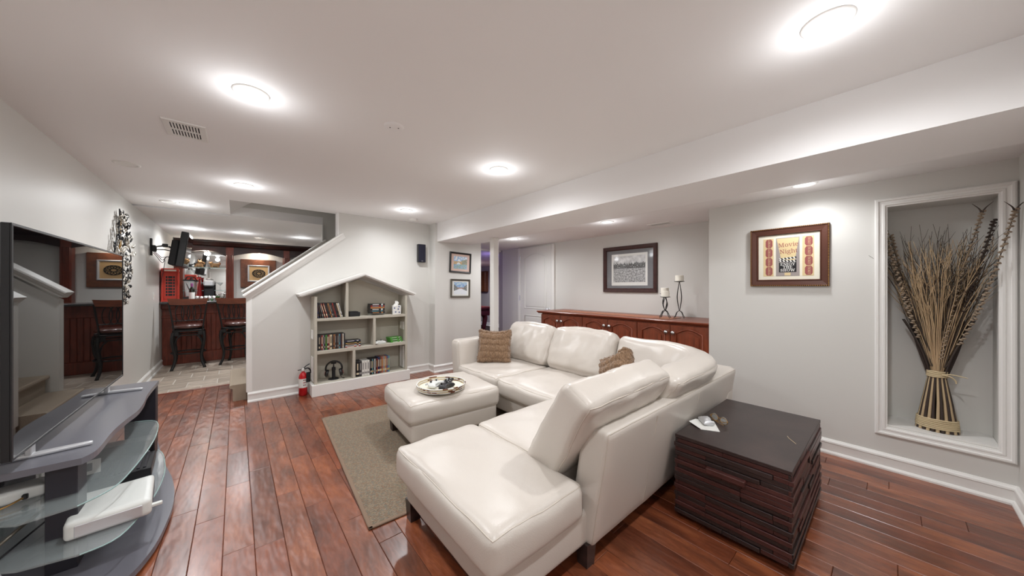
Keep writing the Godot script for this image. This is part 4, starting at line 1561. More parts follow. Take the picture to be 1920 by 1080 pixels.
func bookcase() -> void:
	var zf := -4.54
	var zb := -4.815
	var t := thing("bookcase", "greige house-shaped bookcase with white gabled roof and white plinth", "bookcase", V(1.305, 0, -4.68))
	obj("back_panel", _gable(V(0, 0, zb), 0.012), M.shelf, t)
	for x in [[0.722, 0.752], [1.852, 1.882]]:
		obj("side_panel", bx(V(x[0], 0.14, zb), V(x[1], 1.215, zf), 0.002), M.shelf, t)
	for y in [[0.12, 0.15], [0.507, 0.548], [0.912, 0.946]]:
		obj("shelf", bx(V(0.752, y[0], zb + 0.012), V(1.852, y[1], zf), 0.002), M.shelf, t)
	obj("divider", bx(V(1.07, 0.946, zb + 0.012), V(1.102, 1.392, zf), 0.002), M.shelf, t)
	obj("divider", bx(V(1.41, 0.548, zb + 0.012), V(1.442, 0.912, zf), 0.002), M.shelf, t)
	obj("divider", bx(V(1.152, 0.15, zb + 0.012), V(1.186, 0.507, zf), 0.002), M.shelf, t)
	obj("plinth", bx(V(0.692, 0, zb), V(1.915, 0.142, zf + 0.018), 0.003), M.white, t)
	for s in 2:
		# roof slopes with a stepped moulding
		var a := Vector2(0.585, 1.212) if s == 0 else Vector2(1.985, 1.212)
		var b := Vector2(1.30, 1.478)
		var d := (b - a).normalized()
		var n := Vector2(-d.y, d.x) * (1.0 if s == 0 else -1.0)
		var g := G.new()
		g.prism(PackedVector2Array([a, b, b + Vector2(0, 0.018), a + n * 0.018]), zb, zf + 0.010)
		g.prism(PackedVector2Array([a + n * 0.016 - d * 0.008, b + Vector2(0, 0.016), b + Vector2(0, 0.044), a + n * 0.040 - d * 0.012]), zb, zf + 0.026)
		obj("roof", g, M.white, t)
	for f in [[0.720, 0.69, 0.11, -1.0], [0.720, 0.17, 0.30, -1.0], [1.850, 0.72, 0.11, -1.0], [1.850, 0.17, 0.31, -1.0]]:
		var g := G.new()
		g.xf = put(V(f[0], f[1] + f[2] / 2, -4.655), -PI / 2)
		g.frame(0.13, f[2], [Vector2(0, 0), Vector2(0, 0.006), Vector2(0.018, 0.006), Vector2(0.018, 0.0)])
		var pane := obj("window_frame", g, M.white, t)
		var q := G.new()
		q.xf = g.xf
		q.box(V(-0.05, -f[2] / 2 + 0.016, 0.0), V(0.05, f[2] / 2 - 0.016, 0.002))
		obj("pane", q, M.white, pane)
	# leaning row on the top shelf
	rng.seed = 101
	var row1 := ["navy", "black", "charcoal", "pink", "pink", "black", "black", "orange", "charcoal", "black", "red", "black", "black", "cream", "white"]
	for i in row1.size():
		var tilt := 0.06 + 0.20 * minf(1.0, (i + 1) / 4.0)
		var x := 0.765 + i * 0.0166 + 0.03 * minf(1.0, i / 4.0)
		disc_case("dvd_case", "%s-spined DVD case, %s from the side panel in the leaning top row" % [row1[i], COUNT[i]], "disc case", put(V(x, 0.947, -4.565), 0, 0, tilt), 0.0146, 0.19, 0.135, row1[i], ["grey", "charcoal", "brown", "cream"][rng.randi() % 4], "leaning DVD cases on the top shelf")
	var row2 := ["black", "black", "charcoal", "red", "grey", "black", "green", "charcoal", "red", "cream", "cream", "black", "orange", "brown", "black", "brown", "teal", "navy", "brown", "white", "charcoal"]
	for i in row2.size():
		disc_case("dvd_case", "%s-spined DVD case, %s from the side panel in the upright middle row" % [row2[i], COUNT[i]], "disc case", put(V(0.757 + i * 0.0148, 0.549, -4.565 + rng.randf_range(-0.006, 0.004)), 0, 0, 0), 0.0146, 0.19, 0.135, row2[i], ["grey", "cream", "brown", "black", "charcoal"][rng.randi() % 5], "upright DVD cases on the middle shelf")
	var pile := ["red", "white", "navy", "yellow", "black", "navy"]
	for i in pile.size():
		disc_case("dvd_case", "%s-spined DVD case lying flat, %s from the bottom of the middle pile" % [pile[i], COUNT[i]], "disc case", Transform3D(Basis(V(0, 1, 0), V(-1, 0, 0), V(0, 0, 1)), V(1.262 - rng.randf() * 0.006, 0.549 + i * 0.0147, -4.57)), 0.0146, 0.19, 0.135, pile[i], ["white", "black", "orange"][rng.randi() % 3], "DVD cases piled on the middle shelf")
	var x := 1.20
	var row3 := [["black", 0.036, 0.20], ["charcoal", 0.034, 0.20], ["white", 0.033, 0.20], ["white", 0.033, 0.20], ["white", 0.033, 0.20], ["black", 0.015, 0.21], ["black", 0.015, 0.21], ["teal", 0.015, 0.21], ["charcoal", 0.015, 0.21], ["white", 0.015, 0.21], ["black", 0.015, 0.21], ["red", 0.015, 0.21], ["navy", 0.03, 0.22], ["brown", 0.022, 0.22], ["pink", 0.022, 0.22], ["grey", 0.022, 0.22], ["orange", 0.022, 0.22], ["purple", 0.022, 0.22], ["teal", 0.022, 0.22]]
	for i in row3.size():
		var r: Array = row3[i]
		disc_case("dvd_case" if r[1] < 0.02 else "box_set", "%s %s, %s from the divider on the bottom shelf" % [r[0], "DVD case" if r[1] < 0.02 else "thick box set", COUNT[i]], "disc case", put(V(x, 0.151, -4.56)), r[1] - 0.001, r[2], 0.14, r[0], ["cream", "grey", "white", "yellow"][rng.randi() % 4] if r[0] != "white" else "grey", "disc cases on the bottom shelf")
		x += r[1]
	var games := ["black", "charcoal", "black", "orange", "red", "black"]
	for i in games.size():
		disc_case("dvd_case", "%s-spined DVD case, %s from the bottom of the top shelf pile" % [games[i], COUNT[i]], "disc case", Transform3D(Basis(V(0, 1, 0), V(-1, 0, 0), V(0, 0, 1)), V(1.577 - rng.randf() * 0.008, 0.972 + i * 0.0222, -4.575)), 0.022, 0.19, 0.135, games[i], ["orange", "teal", "white"][i % 3], "DVD cases piled on the top shelf")
	var st := thing("display_stand", "clear acrylic stand under the pile of cases on the top shelf", "stand", V(1.48, 0.946, -4.64))
	obj("plate", bx(V(-0.10, 0.018, -0.06), V(0.10, 0.0255, 0.06), 0.002), M.glass, st, Vector3.ZERO)
	for s in [-0.09, 0.09]:
		obj("foot", bx(V(s - 0.006, 0, -0.05), V(s + 0.006, 0.018, 0.05), 0.002), M.glass, st, Vector3.ZERO)
	for i in 5:
		disc_case("game_case", "green game case, %s from the bottom of the middle shelf pile" % COUNT[i], "disc case", Transform3D(Basis(V(0, 1, 0), V(-1, 0, 0), V(0, 0, 1)).rotated(Vector3.UP, 0.12), V(1.835 - 0.004 * i, 0.549 + i * 0.0142, -4.60)), 0.014, 0.17, 0.13, "green", "white" if i % 2 == 0 else "black", "green game cases on the middle shelf")
	controller("white game controller on the middle shelf by the divider", V(1.50, 0.548, -4.60), 0.3, M.console)
	var b := thing("disc_drive", "flat black box beside the divider on the top shelf", "box", V(1.18, 0.946, -4.61), 0.05)
	obj("body", bx(V(-0.068, 0.003, -0.06), V(0.068, 0.058, 0.05), 0.004), M.black, b, Vector3.ZERO)
	obj("lid", bx(V(-0.07, 0.058, -0.062), V(0.045, 0.067, 0.052), 0.003), M.black_soft, b, Vector3.ZERO)
	obj("front_plate", bx(V(-0.06, 0.012, 0.05), V(0.06, 0.05, 0.052), 0.001), M.black_soft, b, Vector3.ZERO)
	b = thing("tissue_box", "square white tissue box with blue flower print on the top shelf", "tissue box", V(1.745, 0.946, -4.60), -0.25)
	obj("carton", bx(V(-0.056, 0, -0.056), V(0.056, 0.125, 0.056), 0.002), M.paper, b, Vector3.ZERO)
	if not M.has("flower"):
		mat("flower", rgb(120, 128, 156), 0.8)
	for p in [[-0.03, 0.09], [0.02, 0.075], [-0.015, 0.035], [0.034, 0.03], [0.03, 0.11]]:
		for f in 2:
			var g := G.new()
			g.lathe([Vector2(0, 0), Vector2(0.013, 0), Vector2(0.011, 0.0008), Vector2(0, 0.0008)], 7)
			obj("flower_print", g, M.flower, b, put(V(p[0], p[1], 0.0558), 0, PI / 2) if f == 0 else Transform3D(Basis(Vector3.UP, -PI / 2) * Basis(Vector3.RIGHT, PI / 2), V(-0.0558, p[1], p[0])))
	var g := G.new()
	g.cushion(V(0.06, 0.07, 0.03), 0.012, V(0.0, 0.01, 0.0), 10, func(p: Vector3) -> Vector3: return V(p.x * (1.0 - p.y * 6.0) + sin(p.y * 90.0) * 0.008, p.y + 0.145, p.z + sin(p.x * 120.0) * 0.006))
	obj("tissue", g, M.paper, b, Vector3.ZERO)
	headphones(V(0.955, 0.151, -4.64))
	extinguisher(V(0.628, 0, -4.705))
	# wall speaker
	var sp := thing("wall_speaker", "slim black speaker mounted high on the wall under the stairs", "speaker", V(2.20, 1.86, ZB))
	obj("cabinet", bx(V(-0.062, -0.14, 0.025), V(0.062, 0.14, 0.085), 0.006), M.black, sp, Vector3.ZERO)
	obj("grille", bx(V(-0.055, -0.132, 0.085), V(0.055, 0.132, 0.090), 0.003), M.navy_cloth, sp, Vector3.ZERO)
	obj("bracket", bx(V(-0.02, -0.03, 0.0), V(0.02, 0.03, 0.026)), M.black_soft, sp, Vector3.ZERO)
	obj("badge", bx(V(-0.012, -0.123, 0.09), V(0.012, -0.118, 0.0908)), M.silver, sp, Vector3.ZERO)


func _gable(at: Vector3, depth: float) -> G:
	var g := G.new()
	g.xf.origin = at
	g.prism(PackedVector2Array([Vector2(0.73, 0.14), Vector2(1.875, 0.14), Vector2(1.875, 1.22), Vector2(1.30, 1.44), Vector2(0.73, 1.22)]), 0, depth)
	return g


func headphones(at: Vector3) -> void:
	var t := thing("headphones", "large black headphones hanging on their stand on the bottom shelf", "headphones", at, -0.25)
	for s in [-1.0, 1.0]:
		var g := G.new()
		g.xf = put(V(s * 0.078, 0.085, 0.0), 0, 0, -s * (PI / 2 - 0.2))
		g.lathe([Vector2(0, -0.016), Vector2(0.040, -0.016), Vector2(0.046, -0.006), Vector2(0.046, 0.008), Vector2(0.036, 0.018), Vector2(0.02, 0.022), Vector2(0, 0.022)], 20)
		obj("earcup", g, M.black, t, Vector3.ZERO)
		g = G.new()
		g.xf = put(V(s * 0.09, 0.085, 0.0), 0, 0, -s * (PI / 2 - 0.2))
		g.lathe([Vector2(0, 0.012), Vector2(0.022, 0.012), Vector2(0.022, 0.0155), Vector2(0, 0.0165)], 16)
		obj("badge", g, M.ticket_red, t, Vector3.ZERO)
	var g := G.new()
	var arc := []
	for i in 17:
		var a := lerpf(-0.25, PI + 0.25, i / 16.0)
		arc.append(V(cos(a) * 0.092, 0.14 + sin(a) * 0.092, 0))
	g.tube(arc, 0.0105, 8)
	obj("headband", g, M.black, t, Vector3.ZERO)
	var t2 := thing("headphone_stand", "black stand that holds the headphones on the bottom shelf", "stand", at + V(0, 0, -0.02), -0.25)
	g = G.new()
	g.lathe([Vector2(0, 0), Vector2(0.062, 0), Vector2(0.06, 0.008), Vector2(0.02, 0.012), Vector2(0.02, 0.11), Vector2(0.024, 0.115), Vector2(0.022, 0.15), Vector2(0.008, 0.155), Vector2(0.006, 0.2), Vector2(0, 0.2)], 20)
	obj("post", g, M.black_soft, t2, Vector3.ZERO)
	obj("cradle", bx(V(-0.03, 0.198, -0.015), V(0.03, 0.212, 0.03), 0.005), M.black_soft, t2, Vector3.ZERO)
	g = G.new()
	g.tube(spline([V(0.07, 0.05, 0.02), V(0.10, 0.012, 0.03), V(0.12, 0.004, 0.0), V(0.10, 0.004, -0.04)], 6), 0.0025, 6)
	obj("cable", g, M.black, t, Vector3.ZERO)


func extinguisher(at: Vector3) -> void:
	var t := thing("fire_extinguisher", "red fire extinguisher with white label standing beside the bookcase", "fire extinguisher", at, 0.3)
	var r := 0.046
	var g := G.new()
	g.lathe([Vector2(0, 0.002), Vector2(r - 0.008, 0.0), Vector2(r, 0.008), Vector2(r, 0.225), Vector2(r - 0.005, 0.25), Vector2(r - 0.016, 0.27), Vector2(0.018, 0.281), Vector2(0.016, 0.295), Vector2(0, 0.295)], 28, false)
	obj("cylinder", g, M.red, t, Vector3.ZERO)
	g = G.new()
	g.lathe([Vector2(r + 0.0004, 0.10), Vector2(r + 0.0008, 0.101), Vector2(r + 0.0008, 0.208), Vector2(r + 0.0004, 0.209)], 28)
	var lab := obj("label", g, M.paper, t, Vector3.ZERO)
	for i in 9:
		var a := 1.9 - (i % 3) * 0.22
		var y := 0.192 - (i / 3) * 0.03
		obj("label_print", bx(V(-0.004, -0.006, 0), V(0.004, 0.006, 0.0006)), M.black if i % 2 == 0 else M.red, lab, put(V(cos(a) * (r + 0.0008), y, sin(a) * (r + 0.0008)), PI / 2 - a))
	g = G.new()
	g.lathe([Vector2(0.012, 0.292), Vector2(0.016, 0.30), Vector2(0.016, 0.325), Vector2(0.012, 0.335), Vector2(0, 0.336)], 14)
	obj("valve", g, M.steel, t, Vector3.ZERO)
	g = G.new()
	g.xf = put(V(-0.012, 0.315, 0.016), 0, PI / 2)
	g.lathe([Vector2(0, 0), Vector2(0.016, 0), Vector2(0.016, 0.010), Vector2(0.013, 0.012), Vector2(0, 0.011)], 18)
	obj("gauge", g, M.paper, t, Vector3.ZERO)
	g = G.new()
	g.tube([V(0.012, 0.333, 0), V(0.03, 0.352, 0), V(0.075, 0.372, 0)], 0.006, 6)
	g.tube([V(-0.012, 0.318, 0), V(-0.06, 0.318, 0)], 0.0055, 6)
	obj("handle", g, M.black, t, Vector3.ZERO)
	g = G.new()
	g.tube(spline([V(0.012, 0.32, 0.005), V(0.05, 0.325, 0.012), V(0.075, 0.30, 0.014), V(0.088, 0.26, 0.012)], 6), 0.009, 8)
	obj("hose", g, M.black, t, Vector3.ZERO)
	obj("tag", bx(V(0.012, 0.16, 0.048), V(0.062, 0.285, 0.053), 0.002), M.black, t, Vector3.ZERO)


func television() -> void:
	var t := thing("television", "large flat screen television with glossy black screen on silver feet", "television", V(-0.64, 0.553, -2.84))
	var x := -0.68
	var z0 := -3.93
	var z1 := -2.263
	var y0 := 0.630
	var y1 := 1.5797
	obj("back_cover", bx(V(x - 0.045, y0 + 0.02, z0 + 0.03), V(x - 0.022, y1 - 0.02, z1 - 0.02), 0.008), M.black_soft, t)
	obj("cabinet", bx(V(x - 0.0245, y0, z0), V(x, y1, z1), 0.003), M.black, t)
	var g := G.new()
	g.xf = put(V(x, (y0 + y1) / 2, (z0 + z1) / 2), PI / 2)
	g.frame(z1 - z0, y1 - y0, [Vector2(0, -0.001), Vector2(0, 0.003), Vector2(0.010, 0.004), Vector2(0.012, 0.001), Vector2(0.012, -0.001)])
	obj("bezel", g, M.black, t)
	obj("screen", bx(V(x - 0.0007, y0 + 0.010, z0 + 0.010), V(x + 0.001, y1 - 0.010, z1 - 0.010)), M.screen, t)
	for z in [-2.53, -3.68]:
		g = G.new()
		g.xf = put(V(-0.68, 0.5535, z), 0.12 if z > -3 else -0.12)
		g.cushion(V(0.29, 0.016, 0.036), 0.006, V(0, 0.002, 0), 8, func(p: Vector3) -> Vector3: return V(p.x, p.y + 0.009, p.z * (1.0 - absf(p.x) * 2.5)))
		var foot := obj("foot", g, M.silver, t)
		obj("neck", bx(V(x - 0.04, 0.565, z - 0.02), V(x - 0.02, y0 + 0.02, z + 0.02), 0.003), M.silver, foot)


func plate(poly: Array, y0: float, y1: float) -> G:
	var g := G.new()
	g.xf = Transform3D(Basis(V(1, 0, 0), V(0, 0, -1), V(0, 1, 0)), Vector3.ZERO)
	var p := PackedVector2Array()
	for q in poly:
		p.append(Vector2(q.x, -q.z))
	g.prism(p, y0, y1)
	return g


func media_stand() -> void:
	var t := thing("media_stand", "charcoal television stand with wavy top, glass shelves and curved base", "tv stand", V(-0.7, 0, -3.1))
	var front := spline([V(-0.53, 0, -2.37), V(-0.502, 0, -2.45), V(-0.503, 0, -2.70), V(-0.488, 0, -2.90), V(-0.468, 0, -3.06), V(-0.470, 0, -3.25), V(-0.488, 0, -3.52), V(-0.488, 0, -3.95)], 5)
	obj("top", plate([V(-0.93, 0, -3.96)] + [V(-0.93, 0, -2.40), V(-0.75, 0, -2.37)] + front, 0.524, 0.553), M.stand, t)
	var low := spline([V(-0.60, 0, -2.16), V(-0.40, 0, -2.15), V(-0.315, 0, -2.32), V(-0.285, 0, -2.6), V(-0.288, 0, -2.85), V(-0.325, 0, -3.12), V(-0.40, 0, -3.45), V(-0.50, 0, -3.98)], 6)
	obj("base_plate", plate([V(-0.93, 0, -3.98), V(-0.93, 0, -2.2)] + low, 0.02, 0.048), M.stand, t)
	obj("plinth", bx(V(-0.90, 0.0, -3.9), V(-0.55, 0.02, -2.3)), M.stand_dark, t)
	obj("leg", bx(V(-0.64, 0.048, -2.53), V(-0.55, 0.524, -2.41), 0.003), M.stand_dark, t)
	obj("leg", bx(V(-0.66, 0.048, -3.96), V(-0.495, 0.524, -3.86), 0.003), M.stand_dark, t)
	obj("leg", bx(V(-0.93, 0.048, -3.3), V(-0.905, 0.524, -2.95), 0.003), M.stand_dark, t)
	var up := spline([V(-0.52, 0, -2.27), V(-0.44, 0, -2.37), V(-0.408, 0, -2.55), V(-0.388, 0, -2.85), V(-0.392, 0, -3.1), V(-0.43, 0, -3.36), V(-0.54, 0, -3.44)], 5)
	var down := spline([V(-0.50, 0, -2.21), V(-0.40, 0, -2.26), V(-0.345, 0, -2.5), V(-0.328, 0, -2.75), V(-0.345, 0, -3.0), V(-0.41, 0, -3.29), V(-0.56, 0, -3.40)], 5)
	for k in 2:
		var y := 0.378 if k == 0 else 0.196
		var edge: Array = up if k == 0 else down
		var o := obj("glass_shelf", plate([V(-0.84, 0, -3.46), V(-0.84, 0, -2.36), V(-0.66, 0, -2.24)] + edge, y, y + 0.008), M.glass, t)
		var g := G.new()
		var rim := []
		for p in edge:
			rim.append(p + V(0, y + 0.004, 0))
		g.tube(rim, 0.0036, 5)
		obj("polished_edge", g, M.glass_edge, o)
	# electronics on the glass
	var c := thing("game_console", "white game console lying on the lower glass shelf", "game console", V(-0.46, 0.204, -2.50), 0.10)
	var g := G.new()
	g.cushion(V(0.26, 0.082, 0.31), 0.018, V(0.0, -0.003, 0.004), 14, func(p: Vector3) -> Vector3: return p + V(0, 0.043 + 0.05 * p.x * p.x, 0))
	obj("shell", g, M.console, c, Vector3.ZERO)
	obj("front_door", bx(V(-0.10, 0.014, 0.153), V(0.10, 0.066, 0.1595), 0.006), M.silver, c, Vector3.ZERO)
	obj("side_grille", bx(V(0.124, 0.018, -0.12), V(0.1315, 0.064, 0.11), 0.004), M.grey_mat, c, Vector3.ZERO)
	obj("port_cover", bx(V(0.125, 0.03, 0.12), V(0.165, 0.045, 0.14), 0.003), M.console, c, Vector3.ZERO)
	c = thing("disc_player", "black vented disc player behind the white game console", "disc player", V(-0.58, 0.204, -2.98), 0.06)
	obj("case", bx(V(-0.19, 0.004, -0.13), V(0.19, 0.058, 0.15), 0.004), M.black, c, Vector3.ZERO)
	for i in 14:
		obj("vent_slat", bx(V(-0.17 + i * 0.025, 0.058, -0.11), V(-0.157 + i * 0.025, 0.0635, 0.13), 0.001), M.stand_dark, c, Vector3.ZERO)
	c = thing("receiver_box", "black box standing upright on the lower glass shelf, at its far end", "receiver", V(-0.55, 0.204, -3.21))
	obj("case", bx(V(-0.14, 0.003, -0.06), V(0.14, 0.12, 0.045), 0.004), M.black, c, Vector3.ZERO)
	obj("mark", bx(V(0.10, 0.03, 0.045), V(0.118, 0.05, 0.046)), M.silver, c, Vector3.ZERO)
	c = thing("manual", "white folded instruction leaflet with dark print leaning on the black box", "leaflet", V(-0.66, 0.268, -2.93), 0.15)
	obj("sheet", bx(V(-0.07, 0.0, -0.004), V(0.07, 0.075, 0.0), 0.001), M.paper, c, put(Vector3.ZERO, 0, -0.35))
	obj("figure", bx(V(0.0, 0.018, 0.0), V(0.04, 0.06, 0.0012)), M.grey_mat, c, put(Vector3.ZERO, 0, -0.35))
	c = thing("router", "white wireless router lying on the upper glass shelf", "router", V(-0.735, 0.386, -2.52), 0.2)
	g = G.new()
	g.cushion(V(0.15, 0.05, 0.11), 0.014, V(0, 0.006, 0), 10, func(p: Vector3) -> Vector3: return p + V(0, 0.0262, 0))
	obj("case", g, M.console, c, Vector3.ZERO)
	g = G.new()
	g.tube([V(0.05, 0.03, -0.05), V(0.05, 0.115, -0.06)], 0.005, 6)
	obj("antenna", g, M.console, c, Vector3.ZERO)
	var looms := [["grey", [V(-0.88, 0.50, -2.50), V(-0.80, 0.42, -2.36), V(-0.76, 0.28, -2.30), V(-0.70, 0.16, -2.27), V(-0.71, 0.06, -2.28)], "silver"], ["orange", [V(-0.92, 0.40, -2.5), V(-0.84, 0.39, -2.42), V(-0.75, 0.40, -2.40), V(-0.70, 0.41, -2.45)], "gold"], ["black", [V(-0.90, 0.30, -2.6), V(-0.80, 0.34, -2.40), V(-0.72, 0.37, -2.36), V(-0.66, 0.37, -2.52)], "black"], ["thick grey", [V(-0.66, 0.30, -2.62), V(-0.72, 0.28, -2.40), V(-0.79, 0.20, -2.34), V(-0.78, 0.06, -2.34)], "pewter"], ["thin black", [V(-0.66, 0.24, -2.6), V(-0.74, 0.21, -2.36), V(-0.80, 0.16, -2.30), V(-0.74, 0.055, -2.30)], "black"]]
	for l in looms:
		c = thing("cable", "%s cable hanging behind the television stand" % l[0], "cable", l[1][0])
		g = G.new()
		g.tube(spline(l[1], 8), 0.0065 if "thick" in l[0] or l[0] == "grey" else 0.004, 7)
		obj("cord", g, M[l[2]], c)
		g = G.new()
		var e: Vector3 = l[1][l[1].size() - 1]
		g.box(e - V(0.008, 0.01, 0.008), e + V(0.008, 0.012, 0.008), 0.003)
		obj("plug", g, M.black, c)


func wall_sculpture() -> void:
	var t := thing("wall_sculpture", "diamond-shaped metal leaf wall sculpture behind the television", "wall art", V(XL, 1.62, -5.31))
	rng.seed = 12
	var cy := 1.60
	var frame := G.new()
	for s in [-1.0, 1.0]:
		frame.tube(spline([V(XL + 0.025, 2.14, -5.31), V(XL + 0.04, 1.92, -5.31 + s * 0.14), V(XL + 0.045, 1.66, -5.31 + s * 0.33), V(XL + 0.04, 1.40, -5.31 + s * 0.2), V(XL + 0.025, 1.12, -5.31)], 6), 0.006, 6)
	frame.tube([V(XL + 0.02, 2.16, -5.31), V(XL + 0.02, 1.1, -5.31)], 0.006, 6)
	for k in 5:
		frame.tube([V(XL, 2.0 - k * 0.2, -5.31), V(XL + 0.02, 2.0 - k * 0.2, -5.31)], 0.005, 5)
	obj("frame", frame, M.iron, t)
	obj("center_bar", bx(V(XL + 0.02, 1.25, -5.335), V(XL + 0.03, 2.10, -5.285), 0.003), M.gold, t)
	for set_ in 2:
		var g := G.new()
		for i in 130:
			var y := rng.randf_range(1.14, 2.12)
			var half := 0.36 * (1.0 - absf(y - 1.66) / (0.5 if y > 1.66 else 0.56)) + 0.03
			var z := -5.31 + rng.randf_range(-half, half)
			g.xf = Transform3D(Basis.from_euler(V(rng.randf() * TAU, rng.randf_range(-0.5, 0.5), rng.randf_range(0.9, 2.2))), V(XL + rng.randf_range(0.03, 0.075), y, z))
			if i % 3 == 0:
				var ring := []
				for k in 10:
					ring.append(V(cos(TAU * k / 10.0) * 0.022, 0, sin(TAU * k / 10.0) * 0.022))
				g.tube(ring, 0.0045, 4, true)
			else:
				g.lathe([Vector2(0, -0.003), Vector2(0.018, -0.001), Vector2(0.021, 0.002), Vector2(0, 0.004)], 6, false)
		var o := obj("leaf", g, M.iron if set_ == 0 else M.silver_leaf, t)
		o.set_meta("kind", "stuff")


func bar() -> void:
	var t := thing("bar_counter", "dark cherry panelled bar counter with stone top behind the stools", "bar", V(0.2, 0, -8.2))
	obj("body", bx(V(-0.95, 0.0, -8.55), V(1.6, 1.05, -8.06), 0.002), M.bar_wood, t)
	obj("base_rail", bx(V(-0.955, 0.0, -8.06), V(1.6, 0.19, -8.03), 0.006), M.bar_wood, t)
	obj("top_rail", bx(V(-0.955, 0.86, -8.06), V(1.6, 1.05, -8.035), 0.006), M.bar_wood, t)
	for x in [-0.955, -0.02, 0.95]:
		var g := bx(V(x, 0.0, -8.06), V(x + 0.16, 1.05, -8.015), 0.004)
		g.box(V(x - 0.008, 0.80, -8.06), V(x + 0.168, 0.845, -8.0), 0.006)
		g.box(V(x - 0.006, 0.96, -8.06), V(x + 0.166, 1.05, -7.94), 0.01)
		obj("post", g, M.bar_wood, t)
	for i in 26:
		var x := -0.79 + i * 0.064
		if absf(x - 0.05) < 0.12:
			continue
		obj("beadboard", bx(V(x, 0.19, -8.06), V(x + 0.058, 0.86, -8.045), 0.004), M.bar_wood, t)
	obj("stone_top", bx(V(-0.955, 1.05, -8.35), V(1.7, 1.088, -7.76), 0.008), M.granite, t)
	obj("work_top", bx(V(-0.95, 1.05, -8.56), V(1.6, 1.06, -8.35), 0.002), M.bar_dark, t)
	# stools
	var s := bar_stool()
	s.position = V(-0.60, 0, -7.62)
	s.rotation.y = 0.05
	tag(s, "swivel bar stool with oval scroll back, nearest the long wall", "bar stool", "bar stools")
	copy(s, "swivel bar stool with oval scroll back, partly hidden by the stair wall", V(0.03, 0, -7.60), -0.30, "bar stools")
	# back bar
	t = thing("back_bar", "built-in dark wood back bar with arched mirror bay and fluted pilasters", "back bar", V(0.5, 0, -9.5))
	var g := G.new()
	g.xf = Transform3D(Basis(V(0, 0, 1), V(0, 1, 0), V(-1, 0, 0)), V(2.9, 0, -9.6))
	g.prism(PackedVector2Array([Vector2(0, 2.20), Vector2(0.16, 2.20), Vector2(0.17, 2.225), Vector2(0.22, 2.25), Vector2(0.25, 2.29), Vector2(0.27, 2.30), Vector2(0.27, CE - 0.002), Vector2(0, CE - 0.002)]), 0, 3.85)
	obj("crown", g, M.bar_dark, t)
	for bay in [[-0.83, -0.17], [-0.04, 0.86], [0.98, 1.9]]:
		var a: float = bay[0]
		var b: float = bay[1]
		var p := PackedVector2Array([Vector2(b, 2.21), Vector2(a, 2.21), Vector2(a, 2.02)])
		for i in 15:
			var u := i / 14.0
			p.append(Vector2(lerpf(a + 0.005, b - 0.005, u), 2.035 + 0.085 * sin(PI * u)))
		p.append(Vector2(b, 2.02))
		g = G.new()
		g.prism(p, -9.47, -9.42)
		obj("arched_valance", g, M.bar_dark, t)
	for x in [-0.955, -0.17, 0.86, 1.9]:
		var w := 0.13 if x > -0.9 else 0.125
		g = bx(V(x, 0.94, -9.6), V(x + w, 2.21, -9.42), 0.003)
		obj("pilaster", g, M.bar_wood, t)
		for i in 5:
			obj("flute", bx(V(x + 0.012 + i * 0.022, 1.08, -9.42), V(x + 0.026 + i * 0.022, 2.04, -9.405), 0.005), M.bar_wood, t)
	obj("counter", bx(V(-0.955, 0.90, -9.6), V(2.0, 0.94, -9.05), 0.006), M.granite, t)
	obj("counter_body", bx(V(-0.95, 0.0, -9.6), V(2.0, 0.90, -9.1)), M.bar_wood, t)
	g = G.new()
	var arch := PackedVector2Array([Vector2(-0.83, 1.06), Vector2(-0.17, 1.06)])
	for i in 15:
		var u := i / 14.0
		arch.append(Vector2(lerpf(-0.17, -0.83, u), 2.04 + 0.075 * sin(PI * u)))
	g.prism(arch, -9.585, -9.575)
	obj("mirror", g, M.mirror, t)
	for y in [1.26, 1.745]:
		var sh := obj("glass_shelf", bx(V(-0.825, y, -9.56), V(-0.175, y + 0.010, -9.32)), M.glass, t)
		obj("polished_edge", bx(V(-0.825, y, -9.322), V(-0.175, y + 0.010, -9.316)), M.glass_edge, sh)
	puck_light("small puck light under the arch above the bar mirror", V(-0.50, 2.118, -9.40))
	puck_light("small puck light under the arch above the medallion panel", V(0.41, 2.118, -9.40))
	# medallion panel
	t = thing("medallion_panel", "square copper brown wall panel with framed cream tile and iron medallion", "wall art", V(0.40, 1.655, -9.56))
	obj("board", bx(V(-0.325, -0.32, -0.04), V(0.325, 0.32, 0.03), 0.006), M.walnut, t, Vector3.ZERO)
	g = G.new()
	g.frame(0.40, 0.38, [Vector2(0, 0.03), Vector2(0, 0.055), Vector2(0.012, 0.06), Vector2(0.03, 0.05), Vector2(0.034, 0.034)])
	obj("frame", g, M.silver, t, Vector3.ZERO)
	obj("tile_face", bx(V(-0.168, -0.158, 0.03), V(0.168, 0.158, 0.04)), M.cork, t, Vector3.ZERO)
	for k in 12:
		var a := TAU * k / 12.0
		var c := V(cos(a) * 0.075, sin(a) * 0.058, 0.05)
		var loop := []
		for i in 14:
			var b := TAU * i / 14.0
			loop.append(c + V(cos(b) * 0.036, sin(b) * 0.030, 0))
		g = G.new()
		g.tube(loop, 0.0055, 5, true)
		obj("scroll", g, M.iron, t, Vector3.ZERO)
	var ring := []
	for i in 28:
		ring.append(V(cos(TAU * i / 28.0) * 0.115, sin(TAU * i / 28.0) * 0.09, 0.048))
	g = G.new()
	g.tube(ring, 0.007, 6, true)
	obj("ring", g, M.iron, t, Vector3.ZERO)
	bar_tv()
	phone_box()


